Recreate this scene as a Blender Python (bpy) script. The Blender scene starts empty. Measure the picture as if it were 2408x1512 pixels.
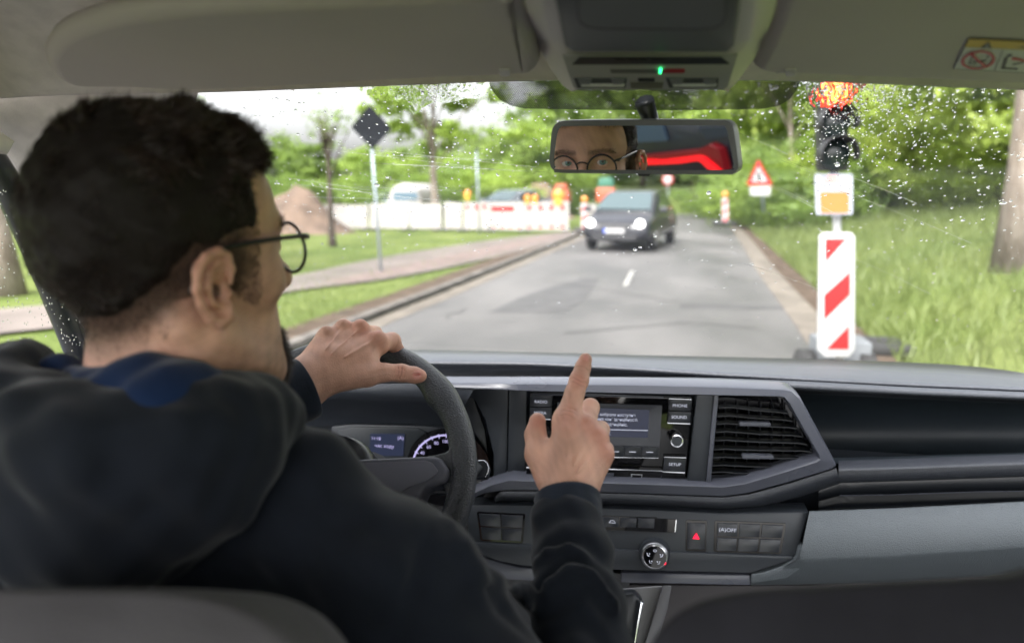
import bpy, bmesh, math, random
import numpy as np
from mathutils import Vector, Matrix
from mathutils.noise import noise as mnoise
random.seed(7); RS = np.random.RandomState(7)
S = bpy.context.scene
COL = S.collection
R = math.radians

# ------------------------------------------------------------------ camera, sky, sun, exposure
PW, PH, PF = 2408.0, 1512.0, 1750.0            # measuring frame of the photograph and its focal length in that frame
CAMZ, YAW, PITCH = 1.60, R(10.5), math.atan(316 / 1750)
cam_d = bpy.data.cameras.new("camera"); cam = bpy.data.objects.new("camera", cam_d); COL.objects.link(cam)
cam.location = (0, 0, CAMZ); cam.rotation_euler = (R(90) - PITCH, 0, YAW)
cam_d.sensor_width = 36; cam_d.lens = 36 * PF / PW; cam_d.clip_start = 0.02; cam_d.clip_end = 3000
cam_d.dof.use_dof = True; cam_d.dof.focus_distance = 1.06; cam_d.dof.aperture_fstop = 2.8; cam_d.dof.aperture_blades = 9
S.camera = cam
SUN_EL, SUN_AZ = R(52), R(200)
w = bpy.data.worlds.new("World"); S.world = w; w.use_nodes = True
nt = w.node_tree; bg = nt.nodes["Background"]
sky = nt.nodes.new("ShaderNodeTexSky"); sky.sky_type = 'NISHITA'; sky.sun_disc = False
sky.sun_elevation = SUN_EL; sky.sun_rotation = SUN_AZ; sky.air_density = 1.0; sky.dust_density = 6.0; sky.ozone_density = 1.0
hs = nt.nodes.new("ShaderNodeHueSaturation"); hs.inputs["Saturation"].default_value = 0.16
nt.links.new(sky.outputs[0], hs.inputs["Color"]); nt.links.new(hs.outputs[0], bg.inputs[0]); bg.inputs[1].default_value = 0.15
sl = bpy.data.lights.new("sun", 'SUN'); sl.energy = 1.0; sl.angle = R(18); sl.color = (1, 0.97, 0.92)
so = bpy.data.objects.new("sun", sl); COL.objects.link(so)
sv = Vector((math.sin(SUN_AZ) * math.cos(SUN_EL), math.cos(SUN_AZ) * math.cos(SUN_EL), math.sin(SUN_EL)))
so.rotation_euler = sv.to_track_quat('Z', 'Y').to_euler(); so.location = (0, 0, 30)
S.view_settings.view_transform = 'Standard'; S.view_settings.look = 'None'; S.view_settings.gamma = 1
S.view_settings.exposure = 2.35
S.cycles.use_denoising = True
S.cycles.max_bounces = 12; S.cycles.diffuse_bounces = 5; S.cycles.transparent_max_bounces = 24; S.cycles.transmission_bounces = 8
S.cycles.caustics_refractive = False; S.cycles.caustics_reflective = False
S.cycles.sample_clamp_indirect = 6

CM = Matrix.Translation(cam.location) @ cam.rotation_euler.to_matrix().to_4x4()
CR = CM.to_3x3(); C0 = Vector((0, 0, CAMZ))
def ray(x, y): return CR @ Vector(((x - PW / 2) / PF, -(y - PH / 2) / PF, -1.0))
def P(x, y, d): return C0 + ray(x, y) * d                       # point at depth d
def PY(x, y, Y): r = ray(x, y); return C0 + r * (Y / r.y)        # point on the upright plane Y
def PX(x, y, X): r = ray(x, y); return C0 + r * (X / r.x)
def PZ(x, y, Z): r = ray(x, y); return C0 + r * ((Z - CAMZ) / r.z)
def G(x, y, z=0.0): return PZ(x, y, z)
def PPL(x, y, p0, n): r = ray(x, y); return C0 + r * ((p0 - C0).dot(n) / r.dot(n))
def px(v):
    q = CM.inverted() @ Vector(v); return (PW / 2 + PF * q.x / -q.z, PH / 2 - PF * q.y / -q.z, -q.z)

# ------------------------------------------------------------------ object helpers
def link(name, me, mat=None, parent=None, smooth=False):
    o = bpy.data.objects.new(name, me); COL.objects.link(o)
    if mat is not None and not me.materials: me.materials.append(mat)
    if parent is not None: o.parent = parent; o.matrix_parent_inverse = PINV(parent)
    if smooth: me.polygons.foreach_set("use_smooth", [True] * len(me.polygons)); me.update()
    return o
def PINV(p):
    m = Matrix.Identity(4); q = p
    while q is not None:
        m = LM(q) @ m
        q = q.parent
    return m.inverted()
def LM(q):
    return q.matrix_parent_inverse @ Matrix.LocRotScale(q.location, q.rotation_euler, q.scale)
def thing(name, label, cat, loc=(0, 0, 0), rotz=0, group=None):
    o = bpy.data.objects.new(name, None); COL.objects.link(o); o.location = loc; o.rotation_euler = (0, 0, rotz)
    o.empty_display_size = 0.1
    return tag(o, label, cat, group)
def tag(o, label=None, cat=None, group=None, kind=None):
    if label: o["label"] = label
    if cat: o["category"] = cat
    if group: o["group"] = group
    if kind: o["kind"] = kind
    return o
def mesh(vs, fs, name="mesh"):
    me = bpy.data.meshes.new(name); me.from_pydata([tuple(v) for v in vs], [], fs); me.update(); return me
def npmesh(V, F, name="mesh"):
    V = np.asarray(V, np.float32); F = np.asarray(F, np.int32); k = F.shape[1]
    me = bpy.data.meshes.new(name); me.vertices.add(len(V)); me.vertices.foreach_set("co", V.ravel())
    me.loops.add(F.size); me.loops.foreach_set("vertex_index", F.ravel())
    me.polygons.add(len(F)); me.polygons.foreach_set("loop_start", np.arange(0, F.size, k, dtype=np.int32))
    me.polygons.foreach_set("loop_total", np.full(len(F), k, np.int32)); me.update(calc_edges=True); me.validate(); return me
class MB:
    """collects shapes, links them as ONE mesh object"""
    def __init__(s): s.v = []; s.f = []
    def add(s, vs, fs):
        n = len(s.v); s.v += [Vector(v) for v in vs]; s.f += [tuple(i + n for i in f) for f in fs]; return s
    def box(s, c, d, M=None):
        x, y, z = d[0] / 2, d[1] / 2, d[2] / 2
        vs = [Vector((i * x, j * y, k * z)) for k in (-1, 1) for j in (-1, 1) for i in (-1, 1)]
        if M is not None: vs = [M @ v for v in vs]
        return s.add([v + Vector(c) for v in vs], [(0, 2, 3, 1), (4, 5, 7, 6), (0, 1, 5, 4), (2, 6, 7, 3), (0, 4, 6, 2), (1, 3, 7, 5)])
    def tube(s, pts, r, n=10, cap=True, sx=1.0):
        pts = [Vector(p) for p in pts]; rr = r if isinstance(r, (list, tuple)) else [r] * len(pts)
        base = len(s.v); up = None
        for i, p in enumerate(pts):
            t = (pts[min(i + 1, len(pts) - 1)] - pts[max(i - 1, 0)]).normalized()
            if up is None: up = t.orthogonal().normalized()
            up = (up - t * up.dot(t)); up = up.normalized() if up.length > 1e-6 else t.orthogonal().normalized()
            b = t.cross(up)
            for k in range(n):
                a = 2 * math.pi * k / n; s.v.append(p + (up * math.cos(a) * sx + b * math.sin(a)) * rr[i])
        for i in range(len(pts) - 1):
            for k in range(n):
                a = base + i * n + k; b_ = base + i * n + (k + 1) % n; s.f.append((a, b_, b_ + n, a + n))
        if cap:
            s.f.append(tuple(base + k for k in range(n))[::-1]); s.f.append(tuple(base + (len(pts) - 1) * n + k for k in range(n)))
        return s
    def prism(s, front, off):
        """polygon (3-D points) extruded by off (vector)"""
        n = len(front); off = Vector(off); vs = [Vector(p) for p in front] + [Vector(p) + off for p in front]
        return s.add(vs, [tuple(range(n)), tuple(range(2 * n - 1, n - 1, -1))] + [(i, i + n, (i + 1) % n + n, (i + 1) % n) for i in range(n)])
    def lathe(s, prof, c, axis=(0, 0, 1), n=32):
        ax = Vector(axis).normalized(); u = ax.orthogonal().normalized(); v = ax.cross(u); base = len(s.v); c = Vector(c)
        for r, h in prof:
            for k in range(n):
                a = 2 * math.pi * k / n; s.v.append(c + ax * h + (u * math.cos(a) + v * math.sin(a)) * r)
        for i in range(len(prof) - 1):
            for k in range(n):
                a = base + i * n + k; b_ = base + i * n + (k + 1) % n; s.f.append((a, b_, b_ + n, a + n))
        s.f.append(tuple(base + k for k in range(n))[::-1]); s.f.append(tuple(base + (len(prof) - 1) * n + k for k in range(n)))
        return s
    def build(s, name, mat, parent=None, smooth=False, bevel=0, seg=2, sub=0, auto=None, solid=0):
        me = mesh(s.v, s.f, name); bm = bmesh.new(); bm.from_mesh(me)
        bmesh.ops.recalc_face_normals(bm, faces=bm.faces)
        if bevel: 
            es = [e for e in bm.edges if len(e.link_faces) == 2 and e.calc_face_angle(0) > R(28)]
            bmesh.ops.bevel(bm, geom=es, offset=bevel, segments=seg, profile=0.5, affect='EDGES', clamp_overlap=True)
        bm.to_mesh(me); bm.free()
        o = link(name, me, mat, parent)
        if smooth or bevel: me.polygons.foreach_set("use_smooth", [True] * len(me.polygons))
        if bevel or auto:
            try:
                me.set_sharp_from_angle(angle=R(auto or 35))
            except Exception: pass
        if solid: m = o.modifiers.new("thick", 'SOLIDIFY'); m.thickness = solid; m.offset = -1
        if sub: m = o.modifiers.new("sub", 'SUBSURF'); m.levels = m.render_levels = sub
        return o
def sheet(rows, name, mat, parent=None, smooth=True, sub=0, flip=False, cols=None):
    """rows: list of equal-length point lists, or of control lists resampled to cols"""
    if cols: rows = [resample(r, cols) for r in rows]
    n = len(rows[0]); vs = [p for r in rows for p in r]; fs = []
    for i in range(len(rows) - 1):
        for k in range(n - 1):
            a = i * n + k; fs.append((a, a + 1, a + 1 + n, a + n) if not flip else (a, a + n, a + n + 1, a + 1))
    o = link(name, mesh(vs, fs, name), mat, parent, smooth)
    if sub: m = o.modifiers.new("sub", 'SUBSURF'); m.levels = m.render_levels = sub
    return o
def catmull(pts, n):
    pts = [Vector(p) for p in pts]
    if len(pts) == 2: return [pts[0].lerp(pts[1], i / (n - 1)) for i in range(n)]
    q = [pts[0] * 2 - pts[1]] + pts + [pts[-1] * 2 - pts[-2]]; out = []
    for i in range(n):
        t = i / (n - 1) * (len(pts) - 1); k = min(int(t), len(pts) - 2); f = t - k; a, b, c, d = q[k:k + 4]
        out.append(0.5 * ((2 * b) + (c - a) * f + (2 * a - 5 * b + 4 * c - d) * f * f + (3 * b - a - 3 * c + d) * f ** 3))
    return out
def resample(pts, n):
    """piecewise-linear resample by x of control polyline (kept sharp)"""
    pts = [Vector(p) for p in pts]; L = [0]
    for a, b in zip(pts, pts[1:]): L.append(L[-1] + (b - a).length)
    out = []
    for i in range(n):
        t = L[-1] * i / (n - 1); k = max(j for j in range(len(L) - 1) if L[j] <= t + 1e-9); out.append(pts[k].lerp(pts[k + 1], (t - L[k]) / max(1e-9, L[k + 1] - L[k])))
    return out
def rrect(w, h, r, n=5):
    out = []
    for cx, cy, a0 in ((w / 2 - r, h / 2 - r, 0), (-w / 2 + r, h / 2 - r, 90), (-w / 2 + r, -h / 2 + r, 180), (w / 2 - r, -h / 2 + r, 270)):
        for k in range(n + 1): a = R(a0 + 90 * k / n); out.append((cx + r * math.cos(a), cy + r * math.sin(a)))
    return out
def quadpts(q, u, v):
    """bilinear point in quad q (tl,tr,br,bl), u right, v down"""
    return (q[0] * (1 - u) + q[1] * u) * (1 - v) + (q[3] * (1 - u) + q[2] * u) * v
def roundquad(q, r=0.12, n=4):
    """polygon with rounded corners from quad points (fraction of the shortest side)"""
    out = []; m = len(q)
    L = min((q[i] - q[(i + 1) % m]).length for i in range(m)) * r
    for i in range(m):
        a, b, c = q[i - 1], q[i], q[(i + 1) % m]; p0 = b + (a - b).normalized() * L; p1 = b + (c - b).normalized() * L
        for k in range(n + 1): t = k / n; out.append(p0 * (1 - t) ** 2 + b * 2 * t * (1 - t) + p1 * t * t)
    return out
def text_mesh(name, body, q, mat, parent, size, extr=0.0, align='CENTER', stretch=1.0, bold=0.0, off=0.0):
    """text as mesh lying in a frame: q=(origin, xdir, ydir)"""
    cu = bpy.data.curves.new(name, 'FONT'); cu.body = body; cu.size = size; cu.align_x = align; cu.align_y = 'CENTER'; cu.offset = bold; cu.extrude = extr
    t = bpy.data.objects.new(name + "_tmp", cu); COL.objects.link(t); bpy.context.view_layer.update()
    dg = bpy.context.evaluated_depsgraph_get(); me = bpy.data.meshes.new_from_object(t.evaluated_get(dg)); bpy.data.objects.remove(t); me.materials.clear()
    o0, xd, yd = Vector(q[0]), Vector(q[1]).normalized(), Vector(q[2]).normalized(); n = xd.cross(yd)
    for v in me.vertices: c = v.co.copy(); v.co = o0 + xd * c.x * stretch + yd * c.y + n * (c.z + off)
    return link(name, me, mat, parent)

# ------------------------------------------------------------------ material helpers
MATS = {}
def mat(name, col=(0.5, 0.5, 0.5), rough=0.6, metal=0.0, spec=0.5, bump=0.0, bscale=200.0, bkind='NOISE', var=0.0, vscale=8.0, col2=None, emit=None, estr=0.0,
        coat=0.0, sheen=0.0, sss=0.0, alpha=None, bdist=0.001, detail=3.0, coord='Object', rvar=0.0, stretch=None):
    if name in MATS: return MATS[name]
    m = bpy.data.materials.new(name); m.use_nodes = True; nt = m.node_tree; b = nt.nodes["Principled BSDF"]; MATS[name] = m
    b.inputs["Base Color"].default_value = (*col, 1); b.inputs["Roughness"].default_value = rough; b.inputs["Metallic"].default_value = metal
    b.inputs["Specular IOR Level"].default_value = spec; b.inputs["Coat Weight"].default_value = coat; b.inputs["Sheen Weight"].default_value = sheen
    if sheen: b.inputs["Sheen Roughness"].default_value = 0.4
    if sss: b.inputs["Subsurface Weight"].default_value = sss; b.inputs["Subsurface Radius"].default_value = (1.0, 0.35, 0.2); b.inputs["Subsurface Scale"].default_value = 0.004
    if emit: b.inputs["Emission Color"].default_value = (*emit, 1); b.inputs["Emission Strength"].default_value = estr
    tc = nt.nodes.new("ShaderNodeTexCoord"); mp = nt.nodes.new("ShaderNodeMapping"); nt.links.new(tc.outputs[coord], mp.inputs[0])
    if stretch: mp.inputs["Scale"].default_value = stretch
    if var or col2 or rvar:
        n = nt.nodes.new("ShaderNodeTexNoise"); n.inputs["Scale"].default_value = vscale; n.inputs["Detail"].default_value = 6; nt.links.new(mp.outputs[0], n.inputs["Vector"])
        rmp = nt.nodes.new("ShaderNodeMapRange"); rmp.inputs[1].default_value = 0.36; rmp.inputs[2].default_value = 0.64; nt.links.new(n.outputs[0], rmp.inputs[0])
        if var or col2:
            mx = nt.nodes.new("ShaderNodeMix"); mx.data_type = 'RGBA'; nt.links.new(rmp.outputs[0], mx.inputs["Factor"])
            c2 = col2 or tuple(min(1, c * (1 + var)) for c in col); c1 = col if col2 else tuple(c * (1 - var) for c in col)
            mx.inputs["A"].default_value = (*c1, 1); mx.inputs["B"].default_value = (*c2, 1); nt.links.new(mx.outputs["Result"], b.inputs["Base Color"])
        if rvar:
            r2 = nt.nodes.new("ShaderNodeMapRange"); r2.inputs[3].default_value = rough - rvar; r2.inputs[4].default_value = rough + rvar; nt.links.new(rmp.outputs[0], r2.inputs[0]); nt.links.new(r2.outputs[0], b.inputs["Roughness"])
    if bump:
        if bkind == 'VORONOI':
            t = nt.nodes.new("ShaderNodeTexVoronoi"); t.feature = 'SMOOTH_F1'; t.inputs["Scale"].default_value = bscale; h = t.outputs["Distance"]
            t.inputs["Smoothness"].default_value = 0.4
        else:
            t = nt.nodes.new("ShaderNodeTexNoise"); t.inputs["Scale"].default_value = bscale; t.inputs["Detail"].default_value = detail; h = t.outputs[0]
        nt.links.new(mp.outputs[0], t.inputs["Vector"]); bp = nt.nodes.new("ShaderNodeBump"); bp.inputs["Strength"].default_value = bump; bp.inputs["Distance"].default_value = bdist
        nt.links.new(h, bp.inputs["Height"]); nt.links.new(bp.outputs[0], b.inputs["Normal"])
    if alpha is not None: b.inputs["Alpha"].default_value = alpha
    return m
def glassmat(name, refl=0.06, tint=(1, 1, 1), rough=0.0):
    if name in MATS: return MATS[name]
    m = bpy.data.materials.new(name); m.use_nodes = True; nt = m.node_tree; nt.nodes.remove(nt.nodes["Principled BSDF"]); MATS[name] = m
    out = nt.nodes["Material Output"]; t = nt.nodes.new("ShaderNodeBsdfTransparent"); t.inputs[0].default_value = (*tint, 1)
    g = nt.nodes.new("ShaderNodeBsdfGlossy"); g.inputs["Roughness"].default_value = rough
    fr = nt.nodes.new("ShaderNodeLayerWeight"); fr.inputs[0].default_value = 0.25; mr = nt.nodes.new("ShaderNodeMath"); mr.operation = 'MULTIPLY_ADD'
    mr.inputs[1].default_value = 0.10; mr.inputs[2].default_value = refl; nt.links.new(fr.outputs["Fresnel"], mr.inputs[0])
    mx = nt.nodes.new("ShaderNodeMixShader"); nt.links.new(mr.outputs[0], mx.inputs[0]); nt.links.new(t.outputs[0], mx.inputs[1]); nt.links.new(g.outputs[0], mx.inputs[2]); nt.links.new(mx.outputs[0], out.inputs[0])
    return m
def leafmat(name, c1, c2, trans=0.45, vscale=0.9):
    if name in MATS: return MATS[name]
    m = bpy.data.materials.new(name); m.use_nodes = True; nt = m.node_tree; b = nt.nodes["Principled BSDF"]; MATS[name] = m; out = nt.nodes["Material Output"]
    tc = nt.nodes.new("ShaderNodeTexCoord"); n = nt.nodes.new("ShaderNodeTexNoise"); n.inputs["Scale"].default_value = vscale; n.inputs["Detail"].default_value = 8; nt.links.new(tc.outputs["Object"], n.inputs["Vector"])
    mr = nt.nodes.new("ShaderNodeMapRange"); mr.inputs[1].default_value = 0.10; mr.inputs[2].default_value = 0.65; nt.links.new(n.outputs[0], mr.inputs[0])
    mx = nt.nodes.new("ShaderNodeMix"); mx.data_type = 'RGBA'; mx.inputs["A"].default_value = (*c1, 1); mx.inputs["B"].default_value = (*c2, 1); nt.links.new(mr.outputs[0], mx.inputs["Factor"])
    nt.links.new(mx.outputs["Result"], b.inputs["Base Color"]); b.inputs["Roughness"].default_value = 0.55
    tr = nt.nodes.new("ShaderNodeBsdfTranslucent"); nt.links.new(mx.outputs["Result"], tr.inputs[0]); ms = nt.nodes.new("ShaderNodeMixShader"); ms.inputs[0].default_value = trans
    nt.links.new(b.outputs[0], ms.inputs[1]); nt.links.new(tr.outputs[0], ms.inputs[2]); nt.links.new(ms.outputs[0], out.inputs[0])
    return m

# ------------------------------------------------------------------ implicit modelling: distance fields blended smoothly, meshed by surface nets
def smin(a, b, k):
    h = np.clip(0.5 + 0.5 * (b - a) / k, 0, 1); return b * (1 - h) + a * h - k * h * (1 - h)
def smax(a, b, k): return -smin(-a, -b, k)
def d_ball(p, c, r): return np.linalg.norm(p - np.array(c, np.float32), axis=-1) - r
def d_ell(p, c, r, Rm=None):
    q = p - np.array(c, np.float32)
    if Rm is not None: q = q @ np.array(Rm, np.float32)
    r = np.array(r, np.float32); k0 = np.linalg.norm(q / r, axis=-1); k1 = np.linalg.norm(q / (r * r), axis=-1)
    return k0 * (k0 - 1) / np.maximum(k1, 1e-6)
def d_cap(p, a, b, ra, rb):
    a = np.array(a, np.float32); b = np.array(b, np.float32); ba = b - a; pa = p - a
    h = np.clip((pa @ ba) / max(1e-12, float(ba @ ba)), 0, 1); return np.linalg.norm(pa - h[..., None] * ba, axis=-1) - (ra + (rb - ra) * h)
def d_chain(p, pts, rr, k=0.004):
    d = None
    for i in range(len(pts) - 1):
        e = d_cap(p, pts[i], pts[i + 1], rr[i], rr[i + 1]); d = e if d is None else smin(d, e, k)
    return d
def rotm(rx, ry, rz): return np.array(Matrix.Rotation(R(rz), 3, 'Z') @ Matrix.Rotation(R(ry), 3, 'Y') @ Matrix.Rotation(R(rx), 3, 'X'), np.float32)
def snets(fn, lo, hi, h, B=12, slack=1.6):
    lo = np.array(lo, np.float32); hi = np.array(hi, np.float32); nb = np.ceil((hi - lo) / (h * B)).astype(int)
    N = nb * B + 1; vals = np.full(tuple(N), 1.0, np.float32)
    bc = np.stack(np.meshgrid(*[np.arange(k) for k in nb], indexing='ij'), -1).reshape(-1, 3)
    cen = lo + (bc + 0.5) * B * h; dc = fn(cen.astype(np.float32)); rad = 0.87 * B * h * slack
    g = np.stack(np.meshgrid(*[np.arange(B + 1)] * 3, indexing='ij'), -1).reshape(-1, 3)
    for i0 in range(0, len(bc), 64):
        sel = [j for j in range(i0, min(i0 + 64, len(bc)))]
        act = [j for j in sel if abs(dc[j]) < rad]
        for j in sel:
            if j not in act and dc[j] < 0:
                b0 = bc[j] * B; vals[b0[0]:b0[0] + B + 1, b0[1]:b0[1] + B + 1, b0[2]:b0[2] + B + 1] = np.minimum(vals[b0[0]:b0[0] + B + 1, b0[1]:b0[1] + B + 1, b0[2]:b0[2] + B + 1], -1.0)
        if act:
            pts = (lo + (bc[act][:, None, :] * B + g[None]) * h).astype(np.float32); v = fn(pts.reshape(-1, 3)).reshape(len(act), B + 1, B + 1, B + 1)
            for j, vv in zip(act, v): b0 = bc[j] * B; vals[b0[0]:b0[0] + B + 1, b0[1]:b0[1] + B + 1, b0[2]:b0[2] + B + 1] = vv
    ins = vals < 0; c = np.zeros(tuple(N - 1), np.int8)
    for dx in (0, 1):
        for dy in (0, 1):
            for dz in (0, 1): c += ins[dx:N[0] - 1 + dx, dy:N[1] - 1 + dy, dz:N[2] - 1 + dz]
    act = (c > 0) & (c < 8); cells = np.argwhere(act); idx = np.full(act.shape, -1, np.int64); idx[act] = np.arange(len(cells))
    offs = np.array([(i, j, k) for i in (0, 1) for j in (0, 1) for k in (0, 1)])
    cv = np.stack([vals[cells[:, 0] + o[0], cells[:, 1] + o[1], cells[:, 2] + o[2]] for o in offs], 1)
    acc = np.zeros((len(cells), 3)); cnt = np.zeros(len(cells))
    for a in range(8):
        for b in range(a + 1, 8):
            if np.abs(offs[a] - offs[b]).sum() != 1: continue
            m = (cv[:, a] < 0) != (cv[:, b] < 0); t = cv[m, a] / (cv[m, a] - cv[m, b]); t = np.clip(t, 0, 1)
            acc[m] += offs[a] + t[:, None] * (offs[b] - offs[a]); cnt[m] += 1
    V = lo + (cells + acc / cnt[:, None]) * h; F = []
    for ax in range(3):
        o1, o2 = [(1, 2), (2, 0), (0, 1)][ax]; sa = [slice(None)] * 3; sb = [slice(None)] * 3; sa[ax] = slice(0, -1); sb[ax] = slice(1, None)
        A = ins[tuple(sa)]; Bv = ins[tuple(sb)]; e = np.argwhere(A != Bv); ok = (e[:, o1] > 0) & (e[:, o2] > 0) & (e[:, o1] < N[o1] - 1) & (e[:, o2] < N[o2] - 1); e = e[ok]
        u = np.zeros(3, int); u[o1] = 1; v = np.zeros(3, int); v[o2] = 1
        q = [idx[tuple((e - a).T)] for a in (u + v, v, 0 * u, u)]
        q = np.stack(q, 1); s = A[tuple(e.T)]; q[~s] = q[~s][:, ::-1]; F.append(q)
    F = np.concatenate(F); F = F[(F >= 0).all(1)]
    return V.astype(np.float32), F
def fbm(p, s, seed=0, oct=2):
    """cheap smooth pseudo-noise from sines on numpy points"""
    r = np.random.RandomState(seed); out = 0; amp = 1.0; tot = 0
    for o in range(oct):
        for _ in range(4):
            k = r.normal(size=3) * s * (2 ** o); out = out + amp * np.sin(p @ k.astype(np.float32) + r.uniform(0, 6.28)); tot += amp
        amp *= 0.5
    return out / tot * 2
def smooth_mesh(V, F, it=2, lam=0.5):
    for _ in range(it):
        acc = np.zeros_like(V); cnt = np.zeros(len(V)); 
        for a, b in ((0, 1), (1, 2), (2, 3), (3, 0)):
            np.add.at(acc, F[:, a], V[F[:, b]]); np.add.at(acc, F[:, b], V[F[:, a]]); np.add.at(cnt, F[:, a], 1); np.add.at(cnt, F[:, b], 1)
        V = V + lam * (acc / np.maximum(cnt, 1)[:, None] - V)
    return V
# ================================================================== THE STREET OUTSIDE
MG = mat("grass_ground", (0.0587, 0.0858, 0.0191), 0.95, spec=0.1, col2=(0.1109, 0.1367, 0.0396), vscale=0.55, bump=0.8, bscale=14, bdist=0.06)
MROAD = mat("asphalt", (0.050, 0.049, 0.048), 0.62, spec=0.4, col2=(0.105, 0.101, 0.098), vscale=0.55, bump=0.6, bscale=90, bdist=0.006, stretch=(1, 0.4, 1), rvar=.12)
MPATCH = mat("asphalt_patch", (0.056, 0.055, 0.055), 0.7, spec=0.4, var=0.15, vscale=3, bump=0.4, bscale=120, bdist=0.004)
MLIGHTP = mat("worn_concrete", (0.0903, 0.0791, 0.0671), 0.85, spec=0.2, col2=(0.1419, 0.1247, 0.1032), vscale=2.2, bump=0.4, bscale=60, bdist=0.004)
MPATH = mat("path_gravel", (0.1075, 0.0929, 0.0843), 0.9, spec=0.15, col2=(0.1505, 0.1290, 0.1178), vscale=0.8, bump=0.5, bscale=70, bdist=0.006)
MPATHR = mat("red_paving", (0.135, 0.103, 0.094), 0.85, spec=0.2, var=0.2, vscale=2.5, bump=0.4, bscale=50, bdist=0.004)
MDIRT = mat("verge_dirt", (0.0482, 0.0352, 0.0255), 0.95, spec=0.1, col2=(0.0908, 0.0681, 0.0511), vscale=3, bump=0.8, bscale=22, bdist=0.03)
MKERB = mat("kerb_stone", (0.0965, 0.0880, 0.0795), 0.8, spec=0.2, var=0.25, vscale=4, bump=0.5, bscale=40, bdist=0.005)
MWHITE = mat("road_paint", (0.24, 0.235, 0.22), 0.7, var=0.12, vscale=9)
MBARK = mat("bark", (0.1452, 0.1188, 0.0957), 0.9, spec=0.15, col2=(0.2376, 0.2046, 0.1716), vscale=9, bump=1.0, bscale=26, bdist=0.02, stretch=(1, 1, 0.25))
MBARKD = mat("bark_dark", (0.0660, 0.0528, 0.0429), 0.9, spec=0.1, var=0.3, vscale=9, bump=1.0, bscale=26, bdist=0.02, stretch=(0.6600, 0.6600, 0.1650))
LEAFS = [leafmat("leaf_fresh", (0.1224, 0.2228, 0.0280), (0.2990, 0.3986, 0.0701)), leafmat("leaf_mid", (0.0476, 0.1114, 0.0204), (0.2039, 0.2931, 0.0510)), leafmat("leaf_bright", (0.1768, 0.2931, 0.0382), (0.4078, 0.4924, 0.1020))]

r0, r1 = G(1925, 740), G(1735, 530)                      # right-hand road edge gives the direction of the street
RD = (r1 - r0).normalized(); RN = Vector((RD.y, -RD.x, 0))
def lat(x, y): return (Vector((x, y, 0)) - Vector((r0.x, r0.y, 0))).dot(RN)    # metres to the far side of the right edge
def gz(x, y):
    s = lat(x, y); z = 0.0
    if s > 0.7: z += 0.20 * min(s - 0.7, 8) * min(1, max(0, (y - 2) / 6))
    f = max(0, y - 46); z += min(2.4, f * 0.062)
    return z
gv = []; gf = []; NX, NY = 150, 150
def gx(i): t = i / (NX - 1) * 2 - 1; return math.copysign(abs(t) ** 1.7, t) * 170
def gy(j): t = j / (NY - 1); return -25 + 40 * t + 300 * t ** 2.6
for j in range(NY):
    for i in range(NX):
        x, y = gx(i) + 3, gy(j); z = gz(x, y) - 0.03
        if z > 0.1: z += 0.10 * mnoise(Vector((x * 0.5, y * 0.5, 0)))
        gv.append((x, y, z))
for j in range(NY - 1):
    for i in range(NX - 1): a = j * NX + i; gf.append((a, a + 1, a + 1 + NX, a + NX))
ground = link("ground", mesh(gv, gf), MG, smooth=True); tag(ground, "green grass ground on both sides of the street", kind="structure")
def strip(name, L, Rr, z, m, label):
    n = 40; rows = []
    for a, b in zip(catmull(L, n), catmull(Rr, n)): rows.append([Vector((a.x, a.y, z)), Vector((b.x, b.y, z))])
    o = sheet(rows, name, m, None, smooth=False); tag(o, label, kind="structure"); return o
e0 = G(860, 760); e1 = G(1360, 557); LD = (e1 - e0).normalized(); LE = [e0 - LD * 16, e0 - LD * 5, e0, G(1100, 665), e1, G(1430, 524), G(1480, 505), G(1490, 492)]
RE = [r0 - RD * 16, r0 - RD * 5, r0, G(1830, 640), G(1772, 570), r1, G(1704, 498), G(1668, 484.5)]
road = strip("road", LE, RE, 0.0, MROAD, "grey asphalt road bending away behind the oncoming car")
def shift(Lst, d, far=1.0): return [p + Vector((LD.y, -LD.x, 0)) * d * (1 if i < 5 else far) for i, p in enumerate(Lst)]
strip("gutter", shift(LE, 0.0), shift(LE, 0.28), 0.005, MLIGHTP, "pale concrete gutter strip along the path side of the road")
kv = MB()
for i, (a, b) in enumerate(zip(catmull(shift(LE, -0.13), 60)[:-1], catmull(shift(LE, -0.13), 60)[1:])):
    if a.y > 40: break
    t = (b - a).normalized(); n = Vector((t.y, -t.x, 0)) * 0.07; a2 = a.lerp(b, 0.01); b2 = a.lerp(b, 0.99)
    kv.prism([a2 - n, a2 + n, b2 + n, b2 - n], (0, 0, 0.07))
tag(kv.build("kerb", MKERB, bevel=0.008), "low stone kerb between road and grass verge", kind="structure")
strip("shoulder", [p - RN * 0.38 for p in RE], [p - RN * 0.0 for p in RE], 0.006, MLIGHTP, "sandy pale strip along the edge of the road by the grass bank")
strip("verge_dirt", [p for p in RE], [p + RN * 0.35 for p in RE], 0.009, MDIRT, "bare dirt where the road meets the grass bank")
strip("verge_dirt", shift(LE, -0.75), shift(LE, -0.2), 0.004, MDIRT, "bare soil between the kerb and the grass verge")
strip("footpath", [G(-900, 800), G(0, 728), G(400, 690), G(680, 652), G(900, 606), G(1150, 566), G(1300, 549), G(1420, 538)], [G(-900, 900), G(0, 786), G(400, 742), G(680, 686), G(900, 658), G(1100, 620), G(1260, 582), G(1400, 543)], 0.012, MPATH, "brownish grey footpath crossing the grass")
strip("red_paving", [G(760, 662), G(900, 636), G(1050, 603), G(1280, 555)], [G(820, 668), G(960, 642), G(1130, 606), G(1330, 556)], 0.017, MPATHR, "reddish paving on the footpath beside the barrier")
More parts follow.
